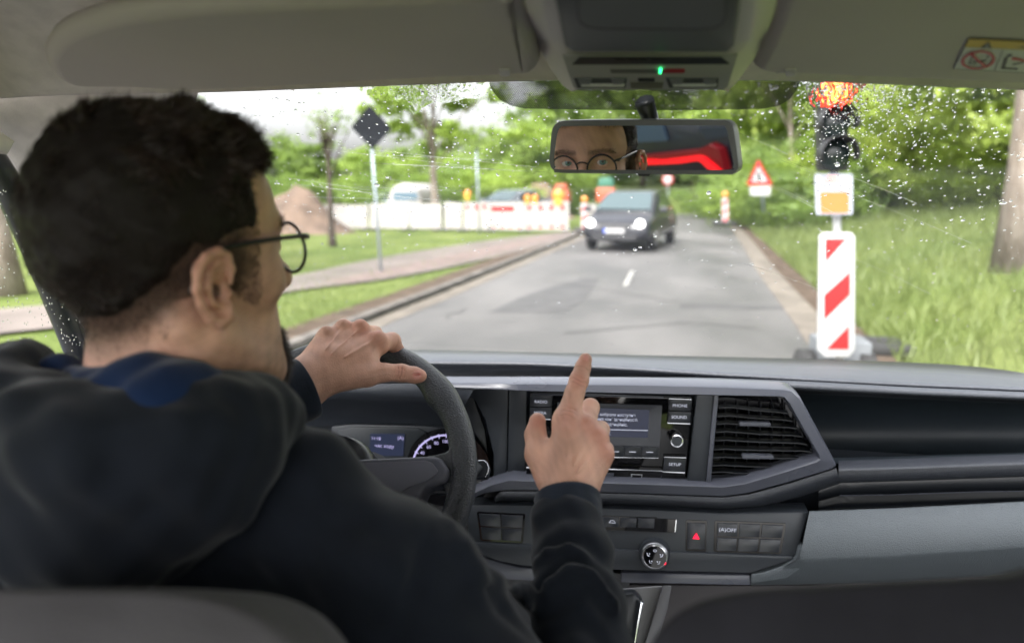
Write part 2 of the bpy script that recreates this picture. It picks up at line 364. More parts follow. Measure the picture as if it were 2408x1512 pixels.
strip("asphalt_patch", [G(1150, 735), G(1250, 690), G(1370, 655)], [G(1330, 735), G(1380, 700), G(1410, 655)], 0.004, MPATCH, "dark repaired patch in the asphalt")
strip("asphalt_patch", [G(1600, 716), G(1700, 716), G(1850, 720)], [G(1600, 724), G(1700, 726), G(1850, 728)], 0.004, MPATCH, "narrow dark crack line across the asphalt")
strip("lane_marking", [G(1465, 673), G(1482, 638)], [G(1475, 673), G(1491, 638)], 0.005, MWHITE, "short white centre line marking on the road")

crk = MB()
random.seed(21)
for _ in range(5):
    x, y = random.uniform(950, 1850), random.uniform(560, 800); a = G(x, y); pts = [a]; dx, dy = random.gauss(0, .5), random.gauss(0, .5)
    for k in range(random.randint(4, 9)): dx += random.gauss(0, .25); dy += random.gauss(0, .25); a = a + Vector((dx, dy, 0)) * .35; pts.append(a)
    w_ = random.uniform(.006, .015)
    for p, q in zip(pts, pts[1:]):
        n = Vector((-(q - p).y, (q - p).x, 0)).normalized() * w_
        if lat(p.x, p.y) < -.5 and lat(q.x, q.y) < -.5: crk.add([p - n + Vector((0, 0, .0075)), p + n + Vector((0, 0, .0075)), q + n + Vector((0, 0, .0075)), q - n + Vector((0, 0, .0075))], [(0, 1, 2, 3)])
tag(crk.build("road_cracks", mat("tar", (.045, .044, .043), .6)), "dark tar-filled cracks in the asphalt", kind="structure")
# grass blades and weeds
def blades(name, region, n, h, m, label):
    V = []; F = []
    for _ in range(n):
        x, y = region(); z = gz(x, y) - 0.03; a = random.uniform(0, 6.28); hh = h * random.uniform(0.5, 1.3); wd = 0.004 + hh * 0.035; lx, ly = random.gauss(0, 0.3) * hh, random.gauss(0, 0.3) * hh
        k = len(V); c, s = math.cos(a) * wd, math.sin(a) * wd
        V += [(x - c, y - s, z), (x + c, y + s, z), (x + c * .6 + lx * .5, y + s * .6 + ly * .5, z + hh * .6), (x - c * .6 + lx * .5, y - s * .6 + ly * .5, z + hh * .6), (x + lx * 1.3, y + ly * 1.3, z + hh), (x + lx * 1.25, y + ly * 1.3, z + hh)]
        F += [(k, k + 1, k + 2, k + 3), (k + 3, k + 2, k + 4, k + 5)]
    o = link(name, npmesh(V, F, name), m); tag(o, label, kind="stuff"); return o
def reg_right():
    t = random.uniform(-3, 34) ; s = 0.3 + random.random() ** 1.4 * 13; p = r0 + RD * t + RN * s; return p.x, p.y
def reg_left():
    while True:
        x = random.uniform(200, 1300); y = random.uniform(560, 840); p = G(x, y)
        q = -(Vector((p.x, p.y, 0)) - Vector((e0.x, e0.y, 0))).dot(Vector((LD.y, -LD.x, 0)))
        if q > 0.6: return p.x, p.y
MB1 = leafmat("grass_blade", (0.0783, 0.1207, 0.0238), (0.1632, 0.2034, 0.0579), 0.4, 0.8)
blades("grass", reg_right, 46000, 0.22, MB1, "long fresh grass on the bank beside the trees")
blades("grass", reg_left, 9000, 0.08, MB1, "short grass on the verge around the footpath")

# ---- trees
def crown_data(seed, R3, ncl, nl, leaf, gap=0.55):
    r = np.random.RandomState(seed); C = []
    while len(C) < ncl:
        v = r.normal(size=3); v /= np.linalg.norm(v); q = v * (r.uniform(0.25, 1) ** 0.6)
        if q[2] < -0.75: continue
        C.append(q * np.array(R3))
    C = np.array(C); V = []; k = nl
    for c in C:
        s = r.uniform(0.5, 1.15) * gap * (R3[0] * R3[1] * R3[2] / ncl) ** (1 / 3) * 1.6
        p = r.normal(size=(k, 3)) * s * np.array([1, 1, 0.55]) * 0.6 + c
        a = r.normal(size=(k, 3)); a /= np.linalg.norm(a, axis=1)[:, None]; b = np.cross(a, r.normal(size=(k, 3))); b /= np.linalg.norm(b, axis=1)[:, None]
        L = leaf * r.uniform(0.6, 1.3, (k, 1)); V.append(np.stack([p - a * L, p + b * L * .5, p + a * L, p - b * L * .5], 1))
    V = np.concatenate(V).reshape(-1, 3); F = np.arange(len(V)).reshape(-1, 4); return V, F, C
def trunk_mesh(h, r, C, zc, lean=(0, 0), limbs=9, seed=0, crook=0.12):
    rr = random.Random(seed); m = MB(); n = 9
    pts = [Vector((lean[0] * t * h + crook * math.sin(t * 5 + seed) * t, lean[1] * t * h + crook * math.cos(t * 4 + seed) * t * 0.6, t * h)) for t in [i / (n - 1) for i in range(n)]]
    pts[0].z = -0.15; m.tube(pts, [r * (1.35 if i == 0 else 1 - 0.75 * i / (n - 1)) for i in range(n)], 12)
    for j in range(min(limbs, len(C))):
        c = Vector(C[j]) + Vector((lean[0] * h, lean[1] * h, zc)); t = rr.uniform(0.45, 0.9); k = int(t * (n - 1)); p = pts[k]
        mid = p.lerp(c, 0.5) + Vector((0, 0, 0.12 * (c - p).length)); m.tube([p, p.lerp(mid, 0.5) + Vector((0, 0, .05)), mid, c], [r * 0.42 * (1 - t * 0.5), r * 0.3 * (1 - t * 0.4), r * 0.18, r * 0.06], 6)
    return m
CRN = {}
def tree(px_, py_, h, r, R3, zc, lm, label, group=None, ncl=46, nl=190, leaf=0.10, seed=0, lean=(-0.05, 0), bark=MBARK, gap=0.55, at=None, rot=0.0, limbs=9, name="tree"):
    p = at or G(px_, py_); p = Vector((p.x, p.y, gz(p.x, p.y) - 0.03)); t = thing(name, label, "tree", p, rot, group)
    key = (seed, tuple(R3), ncl, nl, leaf, gap)
    if key not in CRN:
        V, F, C = crown_data(seed, R3, ncl, nl, leaf, gap); CRN[key] = (npmesh(V, F, "crown"), C)
    me, C = CRN[key]; tk = trunk_mesh(h, r, C, zc, lean, limbs, seed).build("trunk", bark, smooth=True); tk.parent = t
    cm = me if (not me.materials or me.materials[0] == LEAFS[lm]) else me.copy()
    if cm is not me: cm.materials.clear()
    cr = link("crown", cm, LEAFS[lm]); cr.parent = t; cr.location = (lean[0] * h, lean[1] * h, zc); return t
tree(1028, 541, 5.6, 0.17, (2.6, 2.4, 2.5), 5.0, 0, "young green street tree standing beside the white tent-shaped trailer, sky showing through its crown", ncl=60, nl=110, leaf=0.12, seed=3, lean=(-0.03, 0), gap=0.42)
tree(783, 578, 3.5, 0.10, (1.15, 1.1, 0.75), 3.5, 1, "slim nearly bare tree with few leaves on the lawn behind the sign pole", ncl=14, nl=18, leaf=0.07, seed=5, lean=(-0.05, 0), limbs=14, bark=MBARKD)
tree(1860, 532, 7, 0.13, (2.2, 2.2, 2.6), 7.2, 2, "slim pale-trunked tree at the road edge beside the red-bordered triangle sign", ncl=34, nl=190, leaf=0.13, seed=8, lean=(-0.055, 0))
tree(2392, 705, 11, 0.30, (3.0, 3.0, 2.4), 11.5, 2, "thick rough-barked trunk on the grass bank nearest to the passenger side", ncl=34, nl=420, leaf=0.05, seed=11, lean=(-0.02, 0), limbs=6)
tree(22, 690, 7, 0.20, (2.4, 2.4, 2.0), 6.5, 0, "tree trunk on the grass seen through the driver's side window", ncl=30, nl=150, leaf=0.09, seed=12, lean=(-0.09, 0), limbs=6)
back = [  # pixel x, depth (m), height of crown centre, crown radii scale, material, seed
 (480, 58, 2.4, 1.0, 1, 21), (640, 55, 2.2, 1.05, 1, 22), (775, 52, 2.0, 0.9, 1, 23), (890, 46, 2.2, 0.75, 0, 24), (1000, 60, 2.2, .9, 1, 25), (1130, 50, 2.2, .85, 0, 21), (1215, 44, 3.2, .85, 0, 22),
 (1310, 56, 4.8, 1.15, 1, 23), (1400, 62, 7.8, 1.6, 0, 24), (1510, 72, 9.2, 1.7, 1, 25), (1630, 70, 9.0, 1.6, 0, 21), (1730, 52, 6.6, 1.35, 1, 22), (1800, 44, 6.2, 1.25, 0, 23),
 (1905, 40, 5.4, 1.3, 0, 24), (1990, 38, 5.4, 1.2, 2, 25), (2080, 34, 4.8, 1.05, 0, 21), (2170, 31, 4.6, 1.0, 2, 22), (2265, 28, 4.4, 0.95, 2, 23), (2350, 25, 4.2, 0.9, 2, 24), (2450, 23, 4.2, 0.9, 2, 25),
 (2120, 42, 8.0, 1.3, 0, 22), (2300, 38, 7.6, 1.3, 2, 23), (1690, 60, 3.4, 1.0, 1, 24), (1260, 64, 3.0, 1.0, 1, 25), (-150, 45, 5, 1.3, 0, 21), (60, 50, 5.5, 1.3, 1, 22), (330, 55, 4.6, 1.2, 1, 24)]
WHERE = ["far left of the sand heap", "directly above the sand heap", "behind the bare slim tree", "behind the sign pole", "low behind the street tree crown", "behind the white trailer", "behind the silver car", "behind the orange barrier lamps",
 "above the black car", "tallest behind the mirror", "behind the mirror, second tallest", "at the bend past the triangle sign", "behind the triangle sign", "between the triangle sign and the signal", "directly behind the red signal", "just beyond the signal on the bank",
 "midway between signal and thick trunk", "beside the thick trunk on the bank", "directly behind the thick trunk", "past the thick trunk at the frame edge", "taller, behind the trees beyond the signal", "taller, behind the bank near the thick trunk", "low at the road bend", "low behind the yellow lamps", "far off through the side window edge", "far off through the side window", "hidden beyond the driver's head"]
KIND = ["fresh green tree", "darker green tree", "bright lime green tree"]
for i, (x, d, zc, sc, lm, sd) in enumerate(back):
    p = G(x, 460); v = Vector((p.x, p.y, 0)).normalized() * d
    t = tree(0, 0, zc, 0.16 * sc ** 0.5, (3.0, 2.9, 3.1), zc / 1.0, lm, KIND[lm] + " " + WHERE[i], "trees beyond the street", ncl=64, nl=150, leaf=0.14, seed=sd, at=v, bark=MBARKD, lean=(-0.03, 0), gap=0.6, rot=i * 1.3)
    for c in t.children:
        if c.name.startswith("crown"): c.scale = (sc * 1.15, sc * 1.15, sc * (1.25 if zc > 3.5 else 0.85))
for i, (x, y, h, r, lb) in enumerate(((2085, 520, 6, .10, "slim grey-brown trunk on the bank just past the signal"), (2135, 512, 6, .08, "thinnest trunk of the row on the grass bank"), (2205, 520, 6.5, .10, "slim trunk midway between signal and thick trunk"), (2262, 522, 6.5, .09, "slim trunk nearest the thick trunk on the bank"), (2035, 512, 6, .08, "slim trunk right behind the signal plate edge"), (1745, 476, 6, .17, "straight trunk behind the plate of the triangle sign"), (1622, 468, 6, .20, "straight trunk at the bend beyond the black car roof"), (1690, 470, 6, .16, "straight trunk by the bend near the small beacon"), (1505, 466, 6, .18, "straight trunk directly behind the black car"))):
    tree(x, y, h, r, (2.2, 2.2, 2.0), h + .6, [1, 0, 0, 2, 0, 1, 1, 0, 1][i], lb, "slim trunks along the road", ncl=30, nl=150, leaf=0.12, seed=30 + i % 2, lean=(-0.04, 0), bark=MBARK, rot=i)
# bushes that close the view at ground level
bushes = [(560, 44, 1.1, 1), (700, 42, 1.0, 1), (930, 40, 1.1, 1), (1090, 42, 1.3, 1), (1180, 40, 1.2, 0), (1290, 46, 1.4, 1), (1740, 40, 1.3, 1), (1800, 34, 1.3, 0), (1900, 29, 1.3, 1), (1975, 34, 1.1, 1), (2050, 32, 1.3, 2), (2130, 31, 1.2, 0), (2200, 30, 1.2, 2), (2290, 28, 1.1, 2), (2400, 26, 1.0, 2), (1640, 78, 1.5, 1), (1560, 80, 1.5, 1), (1350, 74, 1.6, 1), (1440, 76, 1.6, 1), (-60, 38, 1.4, 1), (140, 40, 1.4, 0), (2180, 42, 1.9, 2), (2075, 44, 1.9, 0), (2330, 38, 1.8, 2), (2250, 40, 1.9, 0)]
BW = ["left of the sand heap", "on top of the sand heap edge", "under the sign pole plate", "between street tree and silver car", "behind the silver car roof", "behind the yellow barrier lamps", "at the bend by the small striped beacon", "under the triangle sign", "between triangle sign and signal", "behind the signal plate", "just beyond the signal pole", "on the bank past the signal", "bright one midway on the bank", "near the thick trunk", "in front of the thick trunk edge", "far beyond the bend", "far behind the black car roof", "far behind the barrier end", "far off behind the round sign", "seen through the side window", "behind the driver's shoulder", "tall one far back on the bank, midway to the thick trunk", "tall one far back behind the signal", "tall one far back by the thick trunk", "tall one far back among the slim trunks"]
bV, bF, bC = crown_data(77, (1.9, 1.7, 1.25), 46, 260, 0.055, 0.62)
bme = [npmesh(bV, bF, "foliage") for _ in range(3)]
for i, (x, d, s, lm) in enumerate(bushes):
    p = G(x, 470); v = Vector((p.x, p.y, 0)).normalized() * d; v.z = gz(v.x, v.y) - 0.03
    t = thing("bush", ["leafy green shrub ", "dense dark green shrub ", "light green shrub "][lm] + BW[i], "bush", v, i * 0.9, "bushes behind the street")
    f = link("foliage", bme[lm], LEAFS[lm]); f.parent = t; f.location = (0, 0, 0.95 * s); f.scale = (s * 1.35, s * 1.35, s)

# ---- poles and signs
MGALV = mat("galvanised_steel", (0.26, 0.30, 0.34), 0.45, metal=0.4, var=0.1, vscale=12)
MSIGNB = mat("sign_back", (0.005, 0.0065, 0.009), 0.75, spec=.15)
MSW = mat("sign_white", (0.3612, 0.3612, 0.3612), 0.45); MSR = mat("sign_red", (0.3612, 0.0103, 0.0120), 0.4); MSO = mat("sign_orange", (0.4128, 0.1376, 0.0301), 0.45)
MBLK = mat("black_plastic", (0.018, 0.018, 0.02), 0.5); MRUB = mat("rubber", (0.02, 0.02, 0.02), 0.85)
b = G(897, 640); tp = P(868, 262, (b - C0).dot(ray(0, 0).normalized() * 0 + CR @ Vector((0, 0, -1))))
t = thing("sign_pole", "tall galvanised pole on the verge with the dark back of a square sign on end", "sign", (b.x, b.y, 0))
MB().tube([b - Vector((0, 0, .1)), tp], 0.028, 12).build("pole", MGALV, t, smooth=True)
dd = (tp - C0).dot(CR @ Vector((0, 0, -1)))
q = [P(868, 246, dd - .05), P(921, 303, dd - .05), P(876, 352, dd - .05), P(825, 300, dd - .05)]
qs = [p - Vector((0, 0, 0)) for p in roundquad(q, 0.1)]; MB().prism(qs, (0.004, 0.012, 0)).build("sign_plate", MSIGNB, t)
b = G(1128, 548); t = thing("lamp_pole", "thin grey pole standing behind the red and white barrier", "pole", (b.x, b.y, 0)); MB().tube([b, b + Vector((-.1, 0, 2.9))], [0.04, 0.03], 10).build("pole", MGALV, t, smooth=True)
MB().box(b + Vector((-.1, 0, 2.92)), (0.16, 0.16, 0.05)).build("cap", MSIGNB, t, bevel=0.01)

# warning triangle beyond the signal
Yt = 24.0; t = thing("warning_sign", "triangular warning sign with red border over a white plate at the road edge", "sign", PY(1797, 500, Yt))
def yp(x, y, Y, off=0): return PY(x, y, Y + off)
MB().tube([PY(1797, 500, Yt + .08), PY(1785, 385, Yt + .08)], 0.035, 10).build("pole", MGALV, t, smooth=True)
MB().prism(roundquad([yp(1783, 374, Yt), yp(1818, 436, Yt), yp(1755, 436, Yt)], .1), (0, 0.02, 0)).build("border", MSR, t)
MB().prism(roundquad([yp(1784, 391, Yt, -.01), yp(1804, 428, Yt, -.01), yp(1767, 428, Yt, -.01)], .1), (0, 0.004, 0)).build("face", MSW, t)
MB().prism([yp(1780, 408, Yt, -.02), yp(1787, 402, Yt, -.02), yp(1790, 424, Yt, -.02), yp(1781, 424, Yt, -.02)], (0, 0.004, 0)).build("symbol", MBLK, t)
MB().prism(roundquad([yp(1763, 440, Yt), yp(1812, 437, Yt), yp(1811, 460, Yt), yp(1765, 460, Yt)], .1), (0, 0.02, 0)).build("plate", MSW, t)
Yt = 42; t = thing("round_sign", "small round white sign with red edge far down the road under the mirror", "sign", PY(1570, 462, Yt))
c = PY(1570, 422, Yt); MB().lathe([(0.30, 0), (0.30, 0.03)], c, (0, -1, 0), 24).build("border", MSR, t); MB().lathe([(0.22, 0.035), (0.22, 0.045)], c, (0, -1, 0), 24).build("face", MSW, t)
MB().tube([c + Vector((0, .05, .2)), PY(1571, 466, Yt + .05)], 0.04, 8).build("pole", MGALV, t)
# striped beacons
MYL = mat("amber_lamp", (0.45, 0.17, 0.02), 0.3, emit=(1, 0.45, 0.03), estr=0.04)
def beacon(x, yb, yt, w_, Y, label, group="small striped beacons", lamp=True, base=True):
    t = thing("warning_beacon", label, "beacon", PY(x, yb, Y), 0, group); a, b_, c, d = yp(x - w_ / 2, yt, Y), yp(x + w_ / 2, yt, Y), yp(x + w_ / 2 + 1, yb, Y), yp(x - w_ / 2 + 1, yb, Y)
    MB().prism(roundquad([a, b_, c, d], .2), (0, 0.04, 0)).build("panel", MSW, t)
    m = MB(); q = [v + Vector((0, -.006, 0)) for v in (a, b_, c, d)]
    for k in range(3):
        v0 = 0.03 + k * 0.33; m.prism([quadpts(q, .1, v0 + .16), quadpts(q, .9, v0), quadpts(q, .9, v0 + .13), quadpts(q, .1, v0 + .29)], (0, 0.003, 0))
    m.build("stripes", MSR, t)
    if base: MB().box(PY(x, yb, Y) + Vector((0, .05, 0.04)), (0.75, 0.4, 0.1)).build("foot", MBLK, t, bevel=.02)
    if lamp:
        c = (a + b_) / 2 + Vector((0, .03, .12)); MB().lathe([(.09, -.04), (.11, 0), (.09, .04)], c, (0, -1, 0), 16).build("lamp", MYL, t, smooth=True)
beacon(1705, 527, 466, 15, 27.0, "red and white striped beacon with amber lamp at the bend of the road")
beacon(1374, 544, 478, 16, 25.0, "striped beacon at the end of the white barrier, close to the dark car")

# ---- portable traffic light with its striped panel
Y = 4.9; t = thing("portable_traffic_light", "portable traffic light showing red, on a cart behind a red and white striped panel", "traffic light", PY(1968, 905, Y))
def yq(pts, Y, off=0.0): return [PY(a, b, Y + off) for a, b in pts]
pn = [(1927, 556), (1936, 547), (2002, 547), (2011, 556), (2010, 822), (1996, 840), (1940, 840), (1923, 822)]
MB().prism(yq(pn, Y), (0, 0.03, 0)).build("striped_panel", MSW, t, bevel=0.004)
m = MB()
for pg in ([(1941, 562), (1990, 562), (1941, 617)], [(1999, 640), (1999, 692), (1938, 752), (1938, 694)], [(1996, 768), (1996, 821), (1944, 821)]): m.prism(yq(pg, Y, -.004), (0, 0.003, 0))
m.build("stripes", MSR, t)
MB().tube(yq([(1974, 900), (1968, 545), (1967, 500)], Y, .10), 0.024, 12).build("pole", mat("white_steel", (.4, .4, .4), .4), t, smooth=True)
MB().tube([PY(1962, 500, Y + .1), PY(1960, 160, Y + .1)], 0.026, 12).build("mast", MBLK, t, smooth=True)
MB().prism(roundquad(yq([(1916, 409), (2006, 409), (2005, 505), (1919, 505)], Y), .07), (0, 0.012, 0)).build("sign_plate", mat("plate_grey", (.30, .31, .37), .4), t)
MB().prism(roundquad(yq([(1928, 452), (1997, 452), (1996, 501), (1930, 501)], Y, -.003), .07), (0, 0.003, 0)).build("orange_field", MSO, t)
m = MB()
for (x0, x1, y0, y1) in ((1946, 1970, 414, 420), (1935, 1988, 424, 429)): m.prism(yq([(x0, y0), (x1, y0), (x1, y1), (x0, y1)], Y, -.003), (0, .002, 0))
m.build("sign_marks", mat("mark_pink", (.75, .25, .2), .5), t)
hd = MB().prism(roundquad(yq([(1927, 172), (1999, 172), (1996, 402), (1930, 402)], Y, 0.02), .12), (0, 0.16, 0)).build("signal_housing", MBLK, t, bevel=.008)
mred = mat("lit_red_lens", (.5, .02, .01), .3, emit=(1, .035, .012), estr=.8); mlens = mat("dark_lens", (.02, .03, .03), .15)
ci_ = PY(1963, 214, Y + .02); mred2 = mat("lit_red_core", (.5, .1, .01), .3, emit=(1, .26, .05), estr=1.3)
MB().lathe([(.062, .019), (.055, .026), (.03, .034)], ci_, (0, -1, 0), 28).build("lit_lamp_core", mred2, t, smooth=True)
for y, mm, nm in ((214, mred, "lit_red_lamp"), (290, mlens, "amber_lens"), (364, mlens, "green_lens")):
    c = PY(1963, y, Y + .02); MB().lathe([(.094, -.01), (.094, .004), (.07, .02), (.03, .03)], c, (0, -1, 0), 28).build(nm, mm, t, smooth=True)
    hv = MB(); n = 14; ring = [(math.cos(R(-20 + 220 * k / (n - 1))), math.sin(R(-20 + 220 * k / (n - 1)))) for k in range(n)]
    outer = [[c + Vector((cx * .108, -dy, cz * .108)) for cx, cz in ring] for dy in (0.0, 0.17)]
    vs = outer[0] + outer[1]; hv.add(vs, [(i, i + 1, i + 1 + n, i + n) for i in range(n - 1)]); hv.build("visor_hood", MBLK, t, smooth=True, solid=.004)
MB().box(Vector((PY(1975, 800, Y + .35).x, Y + .35, .36)), (.34, .3, .48)).build("battery_box", mat("cart_grey", (.14, .15, .16), .6), t, bevel=.02)
m = MB().box(Vector((PY(1970, 880, Y + .3).x, Y + .3, .10)), (.5, .6, .05)); m.build("cart_frame", MBLK, t, bevel=.01)
for x in (1897, 2037):
    c = PY(x, 815, Y + .25); c.z = .27; MB().lathe([(.10, -.05), (.26, -.045), (.26, .045), (.10, .05)], c, (1, 0, 0.0), 24).build("wheel", MRUB, t, smooth=True); continue
    MB().lathe([(.06, -.04), (.115, -.035), (.115, .035), (.06, .04)], c, (1, 0, 0.0), 24).build("wheel", MRUB, t, smooth=True)
for (x, y, Yo) in ((2062, 818, 1.2), (2090, 835, .9)):
    c = G(x, y); bb = MB().box((c.x, c.y, .055), (.42, .22, .10)).build("rubber_foot", MRUB, None, bevel=.03)
    tag(bb, "black recycled-plastic base block lying in the dirt " + ("just beside the signal cart" if x < 2070 else "nearer to the bank than its twin"), "base block", "base blocks beside the cart"); bb.name = "base_block"

# ---- sand heap
def heap(name, c, rad, h, m, label, cat, seed):
    n = 26; rows = []
    for j in range(12):
        rr = j / 11; rows.append([Vector((c.x + math.cos(2 * math.pi * k / n) * rad[0] * rr * (1 + .15 * mnoise(Vector((k * .6, seed, 0)))), c.y + math.sin(2 * math.pi * k / n) * rad[1] * rr, gz(c.x, c.y) - .05 + h * (.5 + .5 * math.cos(math.pi * rr ** 1.15)) * (1 + .35 * mnoise(Vector((math.cos(2 * math.pi * k / n) * rr * 1.8, math.sin(2 * math.pi * k / n) * rr * 1.8, seed))) + .12 * mnoise(Vector((math.cos(2 * math.pi * k / n) * rr * 6, math.sin(2 * math.pi * k / n) * rr * 6, seed)))))) for k in range(n + 1)])
    o = sheet(rows, name, m); tag(o, label, cat); return o
heap("sand_heap", G(690, 544), (2.5, 1.8), 1.5, mat("sand", (.105, .072, .052), .95, var=.3, vscale=1.5, bump=1, bscale=8, bdist=.1), "brown heap of excavated sand behind the lawn", "heap", 3)
heap("earth_heap", G(1268, 512), (2.0, 1.5), 1.8, mat("earth", (.13, .09, .065), .95, var=.3, vscale=1.5, bump=1, bscale=8, bdist=.1), "dark brown heap of earth behind the barrier", "heap", 5)

# ---- white site fence panels and the striped barriers
MFW = mat("fence_white", (0.3440, 0.3311, 0.3139), .6, col2=(0.2666, 0.2494, 0.2322), vscale=.5)
def fpanel(x0, x1, yt0, yt1, yb0, yb1, label, m=MFW, name="fence_panel", cat="fence panel", group="white construction fence panels", stripes=None):
    a, b_ = G(x0, yb0), G(x1, yb1); t = thing(name, label, cat, a, 0, group)
    def up(p, x, y):
        Y_ = p.y; return PY(x, y, Y_)
    q = [up(a, x0, yt0), up(b_, x1, yt1), b_ + Vector((0, 0, .06)), a + Vector((0, 0, .06))]
    MB().prism([v for v in q], (0.0, 0.05, 0)).build("board", m, t)
    for u in (.08, .92): p = quadpts(q, u, 1); MB().box(p + Vector((0, .03, -.04)), (.12, .6, .06)).build("foot", MBLK, t)
    if stripes:
        qq = [v + Vector((0, -.006, 0)) for v in q]
        for row, (va, vb, segs) in enumerate(stripes):
            s = MB()
            for (u0, u1) in segs: s.prism([quadpts(qq, u0, va), quadpts(qq, u1, va), quadpts(qq, u1, vb), quadpts(qq, u0, vb)], (0, .004, 0))
            s.build("stripe_row", MSR, t)
    return t
fpanel(755, 865, 482, 482, 541, 541, "white fence panel at the end by the sand heap")
fpanel(870, 960, 479, 477, 541, 541, "white fence panel crossed by the sign pole")
fpanel(966, 1038, 481, 479, 541, 542, "white fence panel below the round-topped white trailer")
fpanel(1045, 1086, 475, 477, 542, 543, "narrow white fence panel between street tree and striped barrier")
seg = lambda n, f=.5: [((k + .25) / n, (k + .25 + f) / n) for k in range(n)]
fpanel(1090, 1150, 476, 476, 543, 544, "striped barrier panel with a green poster under the silver car", name="barrier", cat="barrier", group="red and white barriers", stripes=[(.10, .26, seg(3, .4))])
fpanel(1152, 1232, 476, 476, 544, 545, "barrier panel with the long red marking below the silver car's lights", name="barrier", cat="barrier", group="red and white barriers", stripes=[(.14, .34, [(.05, .72)]), (.86, .93, seg(4, .4))])
fpanel(1234, 1338, 476, 474, 545, 546, "barrier panel with four red blocks under the yellow lamps", name="barrier", cat="barrier", group="red and white barriers", stripes=[(.10, .30, seg(4, .35)), (.82, .93, seg(4, .35))])
fpanel(1386, 1402, 480, 480, 545, 545, "narrow white barrier end beside the black car", name="barrier", cat="barrier", group="red and white barriers")
for x, y, s, lb in ((1099, 458, 1.0, "amber warning lamp on the barrier beside the silver car"), (1240, 468, .9, "first amber warning lamp of the pair on the barrier"), (1258, 468, .9, "second amber warning lamp of the pair on the barrier"), (1313, 462, 1.6, "large yellow warning lamp at the barrier end")):
    c = PY(x, y, 24.8); tt = thing("warning_lamp", lb, "warning lamp", c, 0, "amber barrier lamps"); MB().lathe([(.10 * s, -.05), (.13 * s, 0), (.10 * s, .05)], c + Vector((0, 0, .03)), (0, -1, 0), 18).build("lens", MYL, tt, smooth=True)
    MB().box(c + Vector((0, 0, -.12 * s)), (.16 * s, .12, .14 * s)).build("battery_case", mat("lamp_yellow", (.42, .24, .02), .5), tt, bevel=.01)
# orange machinery / signs further on
MORG = mat("machine_orange", (0.3612, 0.0774, 0.0344), .5)
t = thing("excavator", "orange road roller partly hidden behind the barrier lamps", "machine", PY(1315, 480, 30)); t.name = "road_roller"
MB().prism(yq([(1298, 478), (1337, 478), (1336, 448), (1300, 452)], 30), (0, 1.2, 0)).build("body", MORG, t, bevel=.05)
MB().prism(yq([(1302, 450), (1333, 447), (1331, 432), (1305, 434)], 30.1), (0, .9, 0)).build("hood", MORG, t, bevel=.05)
MB().lathe([(.3, -.5), (.32, -.45), (.32, .45), (.3, .5)], PY(1300, 484, 30.4), (1, 0, 0), 20).build("drum", MBLK, t, smooth=True)
t = thing("container", "orange and green container standing behind the black car", "container", PY(1420, 480, 36))
MB().prism(yq([(1402, 476), (1446, 476), (1446, 442), (1402, 442)], 36), (0, 1.2, 0)).build("body", MORG, t, bevel=.05)
MB().prism(yq([(1405, 441), (1444, 441), (1440, 418), (1410, 418)], 36.1), (0, 1.0, 0)).build("upper_box", mat("dark_green", (.03, .12, .08), .6), t, bevel=.04)
t = thing("site_trailer", "long low white trailer far off beside the triangle sign", "trailer", PY(1735, 446, 48))
MB().prism(yq([(1702, 444), (1768, 444), (1766, 422), (1712, 420)], 48), (0, 2, 0)).build("body", MFW, t, bevel=.1)
for x in (1715, 1755): MB().lathe([(.2, -.1), (.33, -.09), (.33, .09), (.2, .1)], PY(x, 448, 48.1), (1, 0, 0), 16).build("wheel", MRUB, t)
# round-topped white trailer
t = thing("white_trailer", "white round-topped trailer with one wide window behind the fence", "trailer", PY(953, 530, 31))
prof = [(913, 540), (912, 470), (918, 448), (930, 436), (950, 430), (970, 435), (985, 447), (992, 470), (993, 540)]
MB().prism(yq(prof, 31), (0, 3, 0)).build("body", MFW, t, bevel=.12, seg=3)
MB().prism(roundquad(yq([(924, 452), (982, 452), (982, 472), (924, 472)], 31, -.02), .2), (0, .01, 0)).build("window", mat("far_glass", (.10, .15, .19), .1), t)
for x in (930, 975): MB().lathe([(.2, -.1), (.34, -.09), (.34, .09), (.2, .1)], PY(x, 542, 31.4), (1, 0, 0), 16).build("wheel", MRUB, t)

